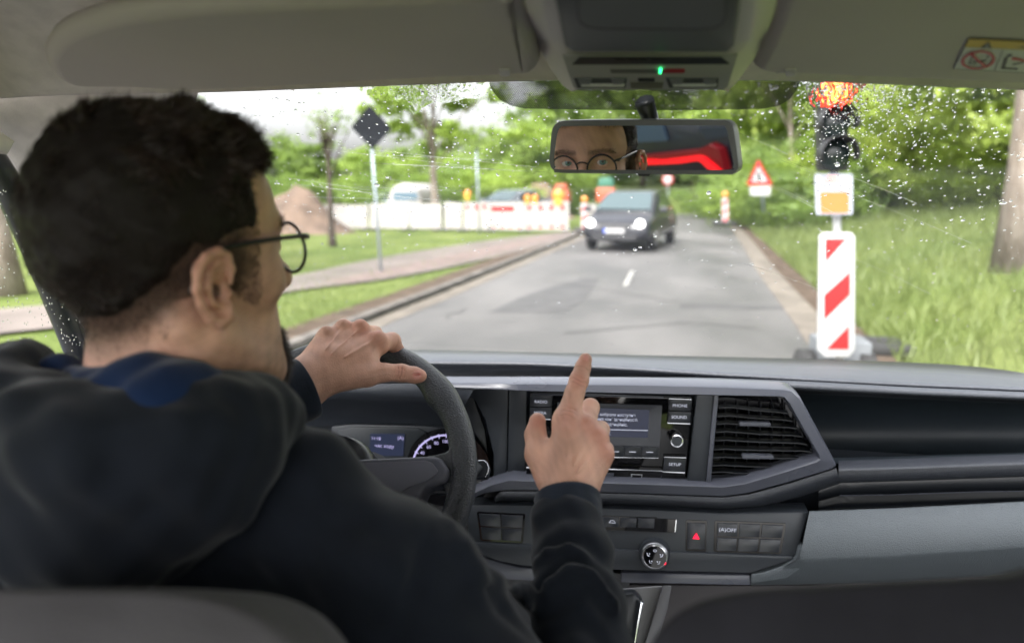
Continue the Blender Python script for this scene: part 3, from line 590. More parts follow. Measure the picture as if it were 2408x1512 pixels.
# ---- cars
def make_car(name, label, loc, rot, paint, W=1.80, H=1.48, L=4.4, glow=40, mono=True, plate=True):
    t = thing(name, label, "car", loc, rot)          # local: nose to -Y
    def st(y, w, zs, zr):                            # ring: sill, waist, shoulder, roof
        return y, w, zs, zr
    prof = [(-L/2, .80, .34, .62), (-L/2+.10, .92, .24, .74), (-L/2+.35, .98, .20, .84), (-L/2+.9, 1.0, .20, .96), (-L/2+1.35, 1.0, .20, 1.0), (0, 1.0, .20, 1.0), (L/2-.6, 1.0, .22, 1.0), (L/2-.1, .95, .28, .98), (L/2, .86, .4, .9)]
    V = []; n = 10
    for y, w, z0, z1 in prof:
        hw = W / 2 * w; ring = [(-hw*.9, z0), (-hw, z0+.18), (-hw, (z0+z1)/2), (-hw*.985, z1-.10), (-hw*.88, z1), (hw*.88, z1), (hw*.985, z1-.10), (hw, (z0+z1)/2), (hw, z0+.18), (hw*.9, z0)]
        V += [Vector((a, y, b)) for a, b in ring]
    F = []
    for i in range(len(prof) - 1):
        for k in range(n): F.append((i*n+k, i*n+(k+1) % n, (i+1)*n+(k+1) % n, (i+1)*n+k))
    F += [tuple(range(n)), tuple(range(len(prof)*n-1, (len(prof)-1)*n-1, -1))]
    def add(mb, nm, m, **k):
        o = mb.build(nm, m, **k); o.parent = t; return o
    add(MB().add(V, F), "body", paint, smooth=True, sub=2)
    gh = [(-L/2+.85, .80, .96, .96), (-L/2+1.85, .66, .96, H-.07), (-L/2+2.4, .64, .96, H), (L/2-1.2, .63, .98, H-.02), (L/2-.5, .70, .98, 1.02)]
    V = []
    for y, w, z0, z1 in gh:
        h0 = W/2*.90; h1 = W/2*(.90 if z1 - z0 < .1 else .74); V += [Vector((-h0, y, z0-.05)), Vector((-h1, y, z1-.06)), Vector((-h1*.9, y, z1)), Vector((h1*.9, y, z1)), Vector((h1, y, z1-.06)), Vector((h0, y, z0-.05))]
    F = []
    for i in range(len(gh)-1):
        for k in range(6): F.append((i*6+k, i*6+(k+1) % 6, (i+1)*6+(k+1) % 6, (i+1)*6+k))
    F += [tuple(range(6)), tuple(range(5*6-1, 4*6-1, -1))]
    add(MB().add(V, F), "roof", paint, bevel=.03)
    gm = mat("car_glass", (.05, .075, .08), .08, spec=.6); dk = mat("car_glass_dark", (.015, .02, .02), .08, spec=.6)
    y0, y1 = -L/2+.92, -L/2+1.82
    add(MB().prism([(-W/2*.80, y0-.03, .985), (W/2*.80, y0-.03, .985), (W/2*.64, y1-.04, H-.10), (-W/2*.64, y1-.04, H-.10)], (0, -.03, .05)), "windshield", gm)
    for s in (-1, 1):
        add(MB().prism([(s*W/2*.915, y0+.35, 1.0), (s*W/2*.915, L/2-.9, 1.0), (s*W/2*.79, L/2-1.3, H-.12), (s*W/2*.79, y1+.15, H-.12)], (s*.015, 0, .0)), "side_window", dk)
        c = Vector((s*W/2*.70, -L/2+.07, .69)); mb = MB(); mb.lathe([(.10, -.05), (.11, 0), (.085, .03), (.03, .04)], c, (s*.2, -1, .1), 20); add(mb, "headlight", mat("headlight_lit", (.9, .9, .9), .2, emit=(1, .97, .92), estr=max(glow, .01)), smooth=True)
        add(MB().box((s*(W/2+.10), y0+.25, 1.02), (.20, .10, .14)), "side_mirror", paint, bevel=.03)
        for yy in (-L/2+.85, L/2-.85):
            wl = MB().lathe([(.20, -.10), (.31, -.095), (.33, -.05), (.33, .05), (.31, .095), (.20, .10)], (s*(W/2-.11), yy, .33), (1, 0, 0), 24); ww = add(wl, "wheel", MRUB, smooth=True)
            rm = MB().lathe([(.06, 0), (.19, .012), (.19, .02)], (s*(W/2-.005), yy, .33), (s, 0, 0), 20).build("rim", mat("rim_alloy", (.4, .4, .42), .3, metal=1)); rm.parent = ww
    add(MB().prism([(-W*.30, -L/2-.01, .30), (W*.30, -L/2-.01, .30), (W*.33, -L/2-.01, .46), (-W*.33, -L/2-.01, .46)], (0, .05, 0)), "lower_grille", MBLK)
    add(MB().prism([(-W*.20, -L/2-.02, .60), (W*.20, -L/2-.02, .60), (W*.24, -L/2+.0, .70), (-W*.24, -L/2+.0, .70)], (0, .05, 0)), "grille", MBLK)
    if plate:
        pl = add(MB().prism([(-.26, -L/2-.03, .47), (.26, -L/2-.03, .47), (.26, -L/2-.03, .58), (-.26, -L/2-.03, .58)], (0, .01, 0)), "number_plate", MSW)
        bb = MB().prism([(-.26, -L/2-.035, .47), (-.215, -L/2-.035, .47), (-.215, -L/2-.035, .58), (-.26, -L/2-.035, .58)], (0, .003, 0)).build("blue_band", mat("plate_blue", (.02, .08, .55), .4)); bb.parent = pl
    return t
pb = mat("paint_black", (.013, .014, .019), .32, coat=.35, spec=.5); ps = mat("paint_silver", (.20, .22, .25), .3, metal=.5, coat=.6)
c = G(1474, 592); make_car("oncoming_car", "dark grey car with both headlights lit driving towards the van on the road", c + Vector((.10, 1.9, .01)), R(-11), pb, W=1.80, H=1.50, glow=1.0)
c = G(1172, 531); make_car("silver_car", "silver car with headlights lit behind the red and white barrier", c + Vector((0, 3.4, -.02)), R(-22), ps, W=1.78, H=1.5, glow=2.2)
c = G(860, 520); make_car("blue_car", "pale blue parked car showing only its roof above the white fence", c + Vector((0, 6, 0)), R(70), mat("paint_pale", (.28, .32, .38), .3, coat=.5), H=1.46, glow=0, plate=False)
c = G(12, 600); make_car("turquoise_car", "turquoise parked car beyond the footpath, seen through the side window", c + Vector((-.5, 4, 0)), R(80), mat("paint_turq", (.08, .24, .29), .3, coat=.5), H=1.9, glow=0, plate=False)
# ================================================================== THE VAN WE SIT IN
GR = dict(bump=0.35, rvar=.05, vscale=7, bscale=520, bkind='VORONOI', bdist=0.0006)
MDASH = mat("dash_soft", (0.032, 0.037, 0.047), 0.42, spec=0.5, **GR)
MDTOP = mat("dash_top", (0.060, 0.066, 0.080), 0.5, spec=0.5, **GR)
MDARK = mat("dash_dark", (0.010, 0.0125, 0.017), 0.38, spec=0.5, rvar=0.05)
MTRIM = mat("trim_satin", (0.080, 0.086, 0.110), 0.30, spec=0.5, bump=0.03, bscale=600, bdist=0.0003, rvar=0.04)
MPANEL = mat("panel_plastic", (0.027, 0.032, 0.040), 0.42, spec=0.5, bump=0.25, bscale=500, bdist=0.0004, rvar=0.05)
MGLOSS = mat("piano_black", (0.004, 0.004, 0.005), 0.06, spec=0.6)
MGREY = mat("grained_grey", (0.105, 0.122, 0.137), 0.5, spec=0.5, bump=0.8, bscale=620, bkind='VORONOI', bdist=0.0007, rvar=.06, vscale=6)
MHEAD = mat("headliner_cloth", (0.80, 0.745, 0.73), 0.95, spec=0.1, bump=0.5, bscale=500, bdist=0.0008, var=0.06, vscale=40)
MVISOR = mat("visor_vinyl", (0.54, 0.495, 0.48), 0.62, spec=0.35, bump=0.15, bscale=300, bdist=0.0006, var=0.03, vscale=5)
MCONS = mat("console_grey", (0.50, 0.475, 0.48), 0.5, spec=0.4, bump=0.2, bscale=500, bdist=0.0004)
MCONSD = mat("console_dark", (0.055, 0.062, 0.065), 0.6, spec=0.4, bump=0.2, bscale=500, bdist=0.0004)
MCHR = mat("chrome", (0.75, 0.77, 0.82), 0.18, metal=1.0)
MKEY = mat("key_black", (0.020, 0.023, 0.030), 0.33, spec=0.5)
MLIT = mat("lit_white", (0.4, 0.42, 0.46), 0.5, emit=(0.78, 0.8, 1.0), estr=0.10)
MLITV = mat("lit_violet", (0.3, 0.27, 0.5), 0.5, emit=(0.66, 0.60, 1.0), estr=0.13)
MSCR = mat("screen", (0.004, 0.006, 0.02), 0.15, emit=(0.10, 0.16, 0.45), estr=0.012)
MLEATH = mat("leather_wheel", (0.036, 0.041, 0.050), 0.36, spec=0.55, bump=1.0, bscale=520, bkind='VORONOI', bdist=0.0009)
MPAD = mat("airbag_pad", (0.095, 0.10, 0.125), 0.45, spec=0.4, bump=0.15, bscale=600, bdist=0.0003)
MSEAT = mat("seat_fabric", (0.070, 0.067, 0.072), 0.9, spec=0.2, bump=0.5, bscale=500, bdist=0.001, var=.1, vscale=20)
MSEATD = mat("seat_fabric_dark", (0.016, 0.016, 0.020), 0.9, spec=0.2, bump=0.5, bscale=500, bdist=0.001, var=.2, vscale=14)
MFOOT = mat("floor_grey", (0.22, 0.22, 0.23), 0.6, bump=.2, bscale=300)

van = thing("van", "grey and black van cab interior seen from between the front seats", "van", (0, 0.9, 0))
def VB(name, m, parent=None, **k): return lambda mb: mb.build(name, m, parent or van, **k)
def part(mb, name, m, parent=None, **k): return mb.build(name, m, parent or van, **k)
def Yq(pts, Y, off=0.0): return [PY(a, b, (Y(b) if callable(Y) else Y) + off) for a, b in pts]
def plate(pts, Y, th, name, m, parent=None, r=0.0, **k):
    q = Yq(pts, Y)
    if r: q = roundquad(q, r)
    return part(MB().prism(q, (0, th, 0)), name, m, parent, **k)
def rowsY(rows, n=60):
    out = []
    for ctl, Y in rows:
        xs = [c[0] for c in ctl]; ys = [c[1] for c in ctl]; x0, x1 = xs[0], xs[-1]; r = []
        for i in range(n):
            x = x0 + (x1 - x0) * i / (n - 1); t = np.interp(x, xs, ys)
            yy = np.interp([x - 60, x - 30, x, x + 30, x + 60], xs, ys).mean() if 70 < i / 1 * 0 + (x - x0) and (x1 - x) > 70 else t
            YY = np.interp(x, Y[0], Y[1]) if isinstance(Y, tuple) else Y
            r.append(PY(x, float(yy), float(YY)))
        out.append(r)
    return out

# ---- roof lining, pillars, doors
def hd(x): return PY(x, np.interp(x, [-200, 130, 460, 1230, 1550, 1870, 2450, 2600], [240, 216, 214, 183, 181, 183, 206, 214]), .90)
xs = [-90, 60, 200, 460, 700, 980, 1230, 1400, 1550, 1700, 1870, 2100, 2300, 2450, 2600]
front = [hd(x) for x in xs]
rows = [[p + Vector((0, .004, -.003)) for p in front], front, [p + Vector((0, -.03, .016)) for p in front], [Vector((p.x, .80, 1.815)) for p in front], [Vector((p.x, .45, 1.86)) for p in front], [Vector((p.x, 0, 1.88)) for p in front], [Vector((p.x, -.6, 1.88)) for p in front]]
for r in rows:                                    # let the lining run down to the door frame and out of sight to the other side
    p = r[0]; r.insert(0, Vector((min(-.80, p.x - .02), p.y, min(p.z, 1.77)))); r.insert(0, Vector((-.855, p.y, 1.66)))
    p = r[-1]; r.append(Vector((.80, p.y, min(p.z, 1.77)))); r.append(Vector((.88, p.y, 1.64)))
ho = sheet(rows, "roof_lining", MHEAD, van, sub=1); m_ = ho.modifiers.new("thick", 'SOLIDIFY'); m_.thickness = .02; m_.offset = -1
ap = [[P(-260, 60, 1.00), P(-200, 230, 1.06), P(-120, 330, 1.10), P(0, 372, 1.14), P(52, 470, 1.20), P(120, 640, 1.34), P(190, 860, 1.55), P(230, 980, 1.6)],
      [P(-120, -60, .93), P(0, 60, .97), P(60, 170, 1.02), P(120, 290, 1.08), P(150, 420, 1.16), P(210, 600, 1.30), P(260, 830, 1.5), P(300, 980, 1.56)],
      [P(60, -60, .90), P(150, 60, .93), P(240, 150, .97), P(330, 205, 1.02), P(330, 330, 1.14), P(340, 560, 1.32), P(350, 800, 1.5), P(360, 980, 1.56)],
      [P(360, 100, .93), P(400, 140, .95), P(440, 180, .98), P(468, 214, 1.01), P(430, 330, 1.14), P(400, 560, 1.33), P(385, 800, 1.52), P(380, 980, 1.58)]]
sheet([catmull(r, 24) for r in ap], "pillar_lining", MHEAD, van, sub=1)
part(MB().tube(catmull([P(-300, 80, .90), P(-120, 262, 1.0), P(0, 408, 1.12), P(60, 530, 1.2), P(130, 700, 1.36), P(200, 880, 1.55)], 20), [.022] * 20, 10, sx=1.0), "door_seal", MDARK, smooth=True)
# driver's door: window frame, sill, pane
part(MB().prism([Vector((-.84, -1.2, .55)), Vector((-.84, 1.45, .55)), Vector((-.84, 1.45, 1.12)), Vector((-.84, 1.0, 1.17)), Vector((-.84, -1.2, 1.18))], (-.06, 0, 0)), "driver_door", MDARK, bevel=.01)
part(MB().prism([Vector((.86, -1.2, .55)), Vector((.86, 1.45, .55)), Vector((.86, 1.45, 1.12)), Vector((.86, 1.0, 1.17)), Vector((.86, -1.2, 1.18))], (.06, 0, 0)), "passenger_door", MDARK, bevel=.01)
MGL = glassmat("window_glass", 0.015)
part(MB().add([(-.86, .12, 1.1), (-.86, 1.5, 1.1), (-.86, .8, 1.72), (-.86, .12, 1.76)], [(0, 1, 2, 3)]), "side_window", MGL)

# ---- windscreen: one plane from header to the far edge of the dash
WS0 = PY(1500, 186, .915); WSn = Vector((0, 0.52, 0.93)).normalized(); base = PY(1500, 836, 1.80)
WSn = (base - WS0).cross(Vector((1, 0, 0))).normalized(); WSn = WSn if WSn.z > 0 else -WSn
ws = [[PPL(x, y, WS0, WSn) for x in np.linspace(300, 2620, 20)] for y in np.linspace(150, 935, 12)]
part(MB().add([PPL(230, 165, WS0, WSn), PPL(2620, 165, WS0, WSn), PPL(2620, 950, WS0, WSn), PPL(230, 950, WS0, WSn)], [(0, 1, 2, 3)]), "windscreen", MGL)
fm = bpy.data.materials.new("dot_screen"); fm.use_nodes = True; nt = fm.node_tree; b_ = nt.nodes["Principled BSDF"]; b_.inputs["Base Color"].default_value = (.008, .008, .01, 1); b_.inputs["Roughness"].default_value = .5
tc = nt.nodes.new("ShaderNodeTexCoord"); mp = nt.nodes.new("ShaderNodeMapping"); mp.inputs["Rotation"].default_value = (0, 0, R(45)); mp.inputs["Scale"].default_value = (560, 400, 560)
vo = nt.nodes.new("ShaderNodeTexVoronoi"); vo.voronoi_dimensions = '2D'; vo.inputs["Randomness"].default_value = 0; vo.inputs["Scale"].default_value = 1
th = nt.nodes.new("ShaderNodeMath"); th.operation = 'LESS_THAN'; th.inputs[1].default_value = 0.50
nt.links.new(tc.outputs["Object"], mp.inputs[0]); nt.links.new(mp.outputs[0], vo.inputs["Vector"]); nt.links.new(vo.outputs["Distance"], th.inputs[0]); nt.links.new(th.outputs[0], b_.inputs["Alpha"])
fr = [(1150, 150), (1150, 196), (1158, 215), (1175, 235), (1200, 249), (1235, 256), (1400, 259), (1600, 260), (1790, 257), (1830, 250), (1855, 236), (1872, 215), (1880, 196), (1882, 150)]
part(MB().add([PPL(x, y, WS0 - WSn * .004, WSn) for x, y in fr], [tuple(range(len(fr)))]), "dotted_shade_band", fm)

# ---- sun visors
V0 = PY(1204, 205, .83); VU = Vector((1, 0, 0)); VV = Vector((0, -.21, .036)).normalized(); Vn = VU.cross(VV).normalized(); Vn = Vn if Vn.z < 0 else -Vn
def vq(pts, off=0.0): return [PPL(x, y, V0 + Vn * off, Vn) for x, y in pts]
def smoothpoly(pts, n=4):
    pts = [Vector(p) for p in pts]; out = []; m = len(pts)
    for i in range(m):
        a, b, c, d = pts[i - 1], pts[i], pts[(i + 1) % m], pts[(i + 2) % m]
        for k in range(n):
            f = k / n; out.append(0.5 * ((2 * b) + (c - a) * f + (2 * a - 5 * b + 4 * c - d) * f * f + (3 * b - a - 3 * c + d) * f ** 3))
    return out
def cushion(outline, c3, n, th, name, m, parent, rings=((0, 0, 1.0), (.003, .0, .5), (.008, .0, .15), (.013, 0, 0), (.0145, 0, 0), (.016, 0, 0))):
    """flat padded body: outline points, inset rings rising towards the viewer side n, closed back"""
    N = len(outline); V = []; F = []; cen = sum(outline, Vector()) / N
    sgn = 1 if sum(((outline[i] - cen).cross(outline[(i + 1) % N] - cen).dot(n) for i in range(N))) > 0 else -1
    def inset(d):
        out = []
        for i in range(N):
            t = (outline[(i + 1) % N] - outline[i - 1]).normalized(); nn = n.cross(t) * sgn; out.append(outline[i] + nn * d)
        return out
    for d, _, z in rings: V += [p - n * (z * th) for p in inset(d)]
    V += [p - n * (th * 1.8) for p in inset(.004)]
    L = len(rings)
    for r in range(L - 1):
        for i in range(N): F.append((r * N + i, r * N + (i + 1) % N, (r + 1) * N + (i + 1) % N, (r + 1) * N + i))
    for i in range(N): F.append((i, L * N + i, L * N + (i + 1) % N, (i + 1) % N))
    F.append(tuple((L - 1) * N + i for i in range(N))); F.append(tuple(L * N + i for i in range(N))[::-1])
    return MB().add(V, F).build(name, m, parent, smooth=True)
lv = [(104, 150), (108, 125), (132, 98), (185, 72), (280, 48), (420, 30), (620, 17), (830, 6), (1020, -4), (1215, -12), (1232, 20), (1246, 70), (1262, 125), (1269, 150), (1266, 170), (1250, 180), (1200, 184), (1130, 187), (1060, 190), (900, 197), (700, 208), (470, 219), (330, 213), (220, 212), (160, 204), (122, 184)]
rv = [(1768, 168), (1772, 150), (1790, 110), (1808, 60), (1826, 0), (1840, -24), (1862, -32), (2100, -40), (2300, -44), (2500, -47), (2600, -48), (2636, -40), (2640, 0), (2640, 100), (2640, 190), (2630, 208), (2590, 211), (2500, 208), (2408, 205), (2300, 201), (2200, 196), (1960, 186), (1880, 183), (1810, 180)]
for pts, nm in ((lv, "sun_visor"), (rv, "sun_visor")):
    o = cushion(smoothpoly(vq(pts), 3), None, Vn, .012, nm, MVISOR, van)
    if pts is rv: rvo = o
for x0, par in ((1150, None), (1822, None)):
    part(MB().prism(vq([(x0, 168), (x0 + 68, 168), (x0 + 66, 172), (x0 + 2, 172)], -.001), Vn * -.01), "visor_slot", MDARK)
    part(MB().prism(roundquad(vq([(x0 + 24, 166), (x0 + 50, 166), (x0 + 49, 181), (x0 + 26, 181)], .002), .2), Vn * -.008), "visor_clip", MCONS, bevel=.001)
# warning label on the passenger visor
MLAB = mat("label_white", (.62, .63, .62), .5); MLABY = mat("label_yellow", (.62, .42, .03), .5); MLABR = mat("label_red", (.50, .012, .04), .5); MLABK = mat("label_black", (.01, .01, .012), .5)
LQ = vq([(2277, 89), (2500, 99), (2481, 176), (2240, 162)], .0005)
def lq(u, v, o=0): return quadpts(LQ, u, v) + Vn * (.0004 * o)
def lpoly(pts, o, name, m, par): return MB().prism([lq(u, v, o) for u, v in pts], Vn * -.0003).build(name, m, par)
lab = MB().prism(roundquad([lq(0, 0, 1), lq(1, 0, 1), lq(1, 1, 1), lq(0, 1, 1)], .05), Vn * -.0006).build("airbag_label", MLABK, rvo)
lpoly([(.012, .27), (.99, .27), (.99, .965), (.012, .965)], 2, "label_field", MLAB, lab); lpoly([(.012, .03), (.99, .03), (.99, .255), (.012, .255)], 2, "label_band", MLABY, lab)
lpoly([(.40, .27), (.406, .27), (.406, .965), (.40, .965)], 3, "label_line", MLABK, lab)
lpoly([(.17, .24), (.225, .06), (.28, .24)], 3, "warning_mark", MLABK, lab); lpoly([(.213, .20), (.225, .12), (.237, .20)], 4, "warning_dot", MLAB, lab)
cc = [(.20 + .165 * math.cos(a), .62 + .31 * math.sin(a)) for a in np.linspace(0, 2 * math.pi, 33)[:-1]]; ci = [(.20 + .135 * math.cos(a), .62 + .25 * math.sin(a)) for a in np.linspace(0, 2 * math.pi, 33)[:-1]]
mm = MB(); mm.add([lq(u, v, 4) for u, v in cc] + [lq(u, v, 4) for u, v in ci], [(i, (i + 1) % 32, 32 + (i + 1) % 32, 32 + i) for i in range(32)]); mm.build("prohibition_ring", MLABR, lab)
lpoly([(.085, .43), (.105, .39), (.31, .80), (.29, .84)], 5, "prohibition_bar", MLABR, lab)
mm = MB()
for pl in ([(.12, .45), (.125, .78), (.20, .78), (.20, .75), (.135, .75), (.13, .45)], [(.15, .70), (.17, .66), (.26, .62), (.28, .58), (.285, .61), (.27, .66), (.22, .72)], [(.265, .50), (.28, .47), (.295, .50), (.28, .54)],
           [(.45, .50), (.455, .88), (.62, .88), (.62, .83), (.49, .83), (.485, .50)], [(.46, .44), (.50, .38), (.52, .42), (.48, .49)], [(.55, .70), (.66, .60), (.66, .63), (.56, .74)]):
    mm.prism([lq(u, v, 3) for u, v in pl], Vn * -.0003)
mm.build("seat_pictogram", MLABK, lab)
lpoly([(.52, .52), (.54, .48), (.60, .50), (.66, .54), (.72, .56), (.70, .60), (.60, .56), (.54, .56)], 4, "child_pictogram", MLABR, lab)
text_mesh("airbag_text", "AIRBAG", (lq(.74, .145, 5), (LQ[1] - LQ[0]), -Vn.cross(LQ[1] - LQ[0]) * (-1 if (-Vn.cross(LQ[1] - LQ[0])).z * 0 + Vn.cross(LQ[1] - LQ[0]).y < 0 else 1)), MLABK, lab, .0095)

# ---- roof console
def cp(x, y, Y): return PY(x, y, Y)
Lc = [[(1224, -40), (1238, 30), (1258, 95), (1290, 158), (1322, 203), (1345, 217)], [(1262, -40), (1278, 30), (1296, 95), (1318, 128), (1332, 170), (1352, 214)], [(1292, -40), (1306, 30), (1322, 100), (1338, 133), (1350, 172), (1362, 212)]]
Rc = [[(1740, -40), (1736, 30), (1728, 100), (1722, 133), (1710, 172), (1696, 212)], [(1780, -40), (1776, 30), (1764, 95), (1738, 128), (1724, 170), (1702, 214)], [(1836, -40), (1822, 30), (1802, 95), (1768, 150), (1728, 203), (1708, 217)]]
Yc = [.50, .60, .70, .725, .745, .765]
cols = [Lc[0], Lc[1], Lc[2], Rc[0], Rc[1], Rc[2]]; offs = [.05, .006, 0, 0, .006, .05]
V = [[PY(c[r][0], c[r][1], Yc[r] + offs[i]) for i, c in enumerate(cols)] for r in range(6)]
V.append([v + Vector((0, .05, .01)) for v in V[-1]])
def csheet(cr, name, m, par=van): return sheet([[V[r][c] for c in range(*cr)] for r in range(7)], name, m, par, smooth=True)
co = sheet([[V[r][c] for c in range(6)] for r in range(7)], "roof_console", MCONS, van, smooth=True); m_ = co.modifiers.new("thick", 'SOLIDIFY'); m_.thickness = .004; m_.offset = 1; m_ = co.modifiers.new("bev", 'BEVEL'); m_.width = .004; m_.segments = 2; m_.limit_method = 'ANGLE'; m_.angle_limit = R(12)
dk = [(1296, -38), (1312, 40), (1328, 112), (1345, 124), (1712, 124), (1726, 112), (1738, 40), (1746, -38)]
CA0 = PY(1530, 60, .62); CAd = (PY(1530, 124, .70) - PY(1530, -38, .50)).normalized(); CAn = Vector((1, 0, 0)).cross(CAd).normalized(); CAn = CAn if CAn.z < 0 else -CAn
dkp = MB().prism([PPL(x, y, CA0 + CAn * .004, CAn) for x, y in dk], -CAn * .006).build("console_panel", MCONSD, co, bevel=.003)
# storage lid: groove drawn by a slim dark frame and a lid
lid = [(1356, -40), (1358, 40), (1364, 56), (1382, 67), (1420, 71), (1640, 72), (1682, 68), (1700, 58), (1707, 42), (1709, -40)]
MB().prism([PPL(x, y, CA0 + CAn * .0048, CAn) for x, y in lid], -CAn * .003).build("lid_gap", mat("gap_black", (.006, .006, .007), .8), co)
lid2 = [(1359, -40), (1361, 39), (1367, 53), (1384, 64), (1420, 67.5), (1640, 68.5), (1680, 65), (1697, 56), (1704, 41), (1706, -40)]
MB().prism([PPL(x, y, CA0 + CAn * .0062, CAn) for x, y in lid2], -CAn * .003).build("glasses_compartment_lid", MCONSD, co)
# lower face
CB0 = PY(1530, 170, .743); CBd = (PY(1530, 212, .765) - PY(1530, 133, .725)).normalized(); CBn = Vector((1, 0, 0)).cross(CBd).normalized(); CBn = CBn if CBn.y < 0 else -CBn
def cb(pts, o=0): return [PPL(x, y, CB0 + CBn * (.0035 + .001 * o), CBn) for x, y in pts]
def cbp(pts, o, name, m, r=0, bevel=0, par=None):
    q = cb(pts, o); q = roundquad(q, r) if r else q
    return MB().prism(q, -CBn * .002).build(name, m, par or co, bevel=bevel)
lf = cbp([(1322, 132), (1735, 130), (1712, 206), (1700, 212), (1362, 213), (1348, 206)], 0, "console_face", mat("console_mid", (.32, .32, .33), .45, bump=.1, bscale=500, bdist=.0003), bevel=.0006)
cbp([(1362, 137), (1696, 137), (1715, 152), (1346, 153)], 1.2, "grille_slot", mat("slot_dark", (.03, .034, .04), .35))
for x0, x1 in ((1446, 1470), (1476, 1500), (1503, 1520), (1532, 1560)): cbp([(x0, 140), (x1, 140), (x1 - 2, 144), (x0, 144)], 2.4, "microphone_mark", MDARK)
cbp([(1434, 166), (1612, 166), (1610, 173), (1437, 173)], 1, "lamp_slot", mat("slot_grey", (.10, .10, .105), .4), r=.4)
cbp([(1558, 166.5), (1611, 166.5), (1608, 172.5), (1557, 172.5)], 2, "red_lamp_slot", mat("slot_red", (.30, .02, .035), .35), r=.35)
cbp([(1551, 165.5), (1556, 165.5), (1554, 174), (1550, 174)], 2.5, "green_indicator", mat("green_led", (.02, .4, .1), .4, emit=(.03, 1, .25), estr=1.2), r=.2)
MLENS = mat("lamp_lens", (.60, .62, .64), .25, spec=.6)
for x0, x1 in ((1350, 1474), (1566, 1690)):
    cbp([(x0, 186), (x1, 186), (x1 - 3, 208), (x0 + 8, 208)], .8, "lamp_frame", MCONSD)
    cbp([(x0 + 16, 199), (x1 - 4, 199), (x1 - 7, 205), (x0 + 17, 205)], 1.6, "reading_lamp_lens", MLENS)
    for xa in (x0 + 8, x1 - 38): cbp([(xa, 187), (xa + 34, 187), (xa + 30, 200), (xa + 5, 200)], 2.6, "lamp_switch", mat("switch_grey", (.17, .18, .20), .35), r=.15, bevel=.0004)
cbp([(1500, 186), (1540, 186), (1539, 193), (1501, 193)], 1, "sensor_window", MDARK, r=.15)
cbp([(1482, 196), (1560, 196), (1558, 209), (1484, 209)], 1, "centre_bar", mat("bar_olive", (.11, .11, .09), .5))

# ---- dashboard
XR = [-40, 540, 980, 1254, 1500, 1645, 1900, 2150, 2300, 2460, 2640]
YA = ([-40, 1900, 2300, 2640], [1.80, 1.80, 1.70, 1.45])
def rr(ys, Y): return (list(zip(XR, ys)), Y)
A_ = [850, 828, 822, 828, 835, 838, 844, 852, 861, 884, 920]
L_ = [890, 852, 847, 849, 862, 872, 886, 899, 905, 912, 922]
dash_rows = [rr([a + 30 for a in A_], ([-40, 2640], [1.86, 1.60])), rr(A_, YA), rr([a * .5 + b * .5 for a, b in zip(A_, L_)], ([-40, 2640], [1.50, 1.42])), rr(L_, 1.30), rr([v + 7 for v in L_], 1.287), rr([v + 12 for v in L_], 1.292),
             rr([920, 890, 888, 888, 884, 885, 895, 909, 915, 922, 932], 1.36), rr([925, 894, 891, 891, 886, 886, 896, 910, 916, 923, 933], 1.30), rr([927, 896, 893, 893, 889, 889, 899, 913, 919, 926, 936], 1.265), rr([930, 899, 897, 897, 896, 898, 913, 926, 932, 938, 948], 1.255), rr([935, 903, 901, 901, 899, 901, 918, 930, 936, 943, 953], 1.29), rr([940, 910, 908, 908, 906, 908, 926, 938, 944, 950, 960], 1.33)]
dash = sheet(rowsY(dash_rows, 110), "dashboard", MDTOP, van, smooth=True)
# main face behind everything
fb = MB().prism(Yq([(520, 895), (1850, 905), (1925, 1085), (1925, 1240), (1100, 1240), (520, 1240)], 1.30), (0, .02, 0)); part(fb, "dash_core", MDARK)
part(MB().add([(-.86, 1.32, 1.15), (-.2, 1.32, 1.15), (.9, 1.32, 1.15), (.9, 1.45, .5), (-.86, 1.45, .5)], [(0, 1, 2, 3, 4)]), "bulkhead", MDARK)
part(MB().add([(-.86, -1.9, .5), (.9, -1.9, .5), (.9, 1.5, .5), (-.86, 1.5, .5)], [(0, 1, 2, 3)]), "cab_floor", MDARK)
part(MB().add([(-.86, 1.31, 1.15), (-.86, 1.31, .75), (-.30, 1.31, .75), (-.30, 1.31, 1.15)], [(0, 1, 2, 3)]), "knee_bolster", MPANEL)
# driver's hood and cluster housing
sheet(rowsY([([(700, 905), (1049, 900), (1120, 905)], 1.20), ([(700, 915), (1004, 934), (1100, 940)], 1.19), ([(700, 940), (900, 945), (1090, 960)], 1.22), ([(700, 985), (900, 978), (1060, 985)], 1.27), ([(700, 1003), (900, 1000), (1060, 1008)], 1.28)], 40), "cluster_hood", MDASH, van)
cl = plate([(780, 1003), (825, 998), (993, 1002), (1100, 1012), (1110, 1110), (760, 1110)], 1.262, .012, "instrument_cluster", MPANEL, bevel=.002)
plate([(795, 1012), (838, 1004), (980, 1006), (1000, 1016), (990, 1100), (780, 1100)], 1.258, .004, "cluster_face", mat("cluster_face", (.03, .036, .043), .4), cl, bevel=.001)
plate([(871, 1020), (951, 1021), (948, 1072), (869, 1071)], 1.255, .003, "cluster_display", mat("cluster_screen", (.01, .014, .03), .3, emit=(.12, .16, .35), estr=.025), cl)
ax_, ay_ = Vector((1, 0, 0)), Vector((0, 0, 1))
text_mesh("clock_text", "11:18", (PY(884, 1031, 1.252), ax_, ay_), MLITV, cl, .0085)
text_mesh("start_stop_text", "(A)", (PY(942, 1030, 1.252), ax_, ay_), MLITV, cl, .0095)
text_mesh("trip_text", "час ходу", (PY(904, 1049, 1.252), ax_, ay_), MLITV, cl, .0088)
sc_ = PY(1055, 1105, 1.252); pxm = (PY(1056, 1105, 1.252) - sc_).length
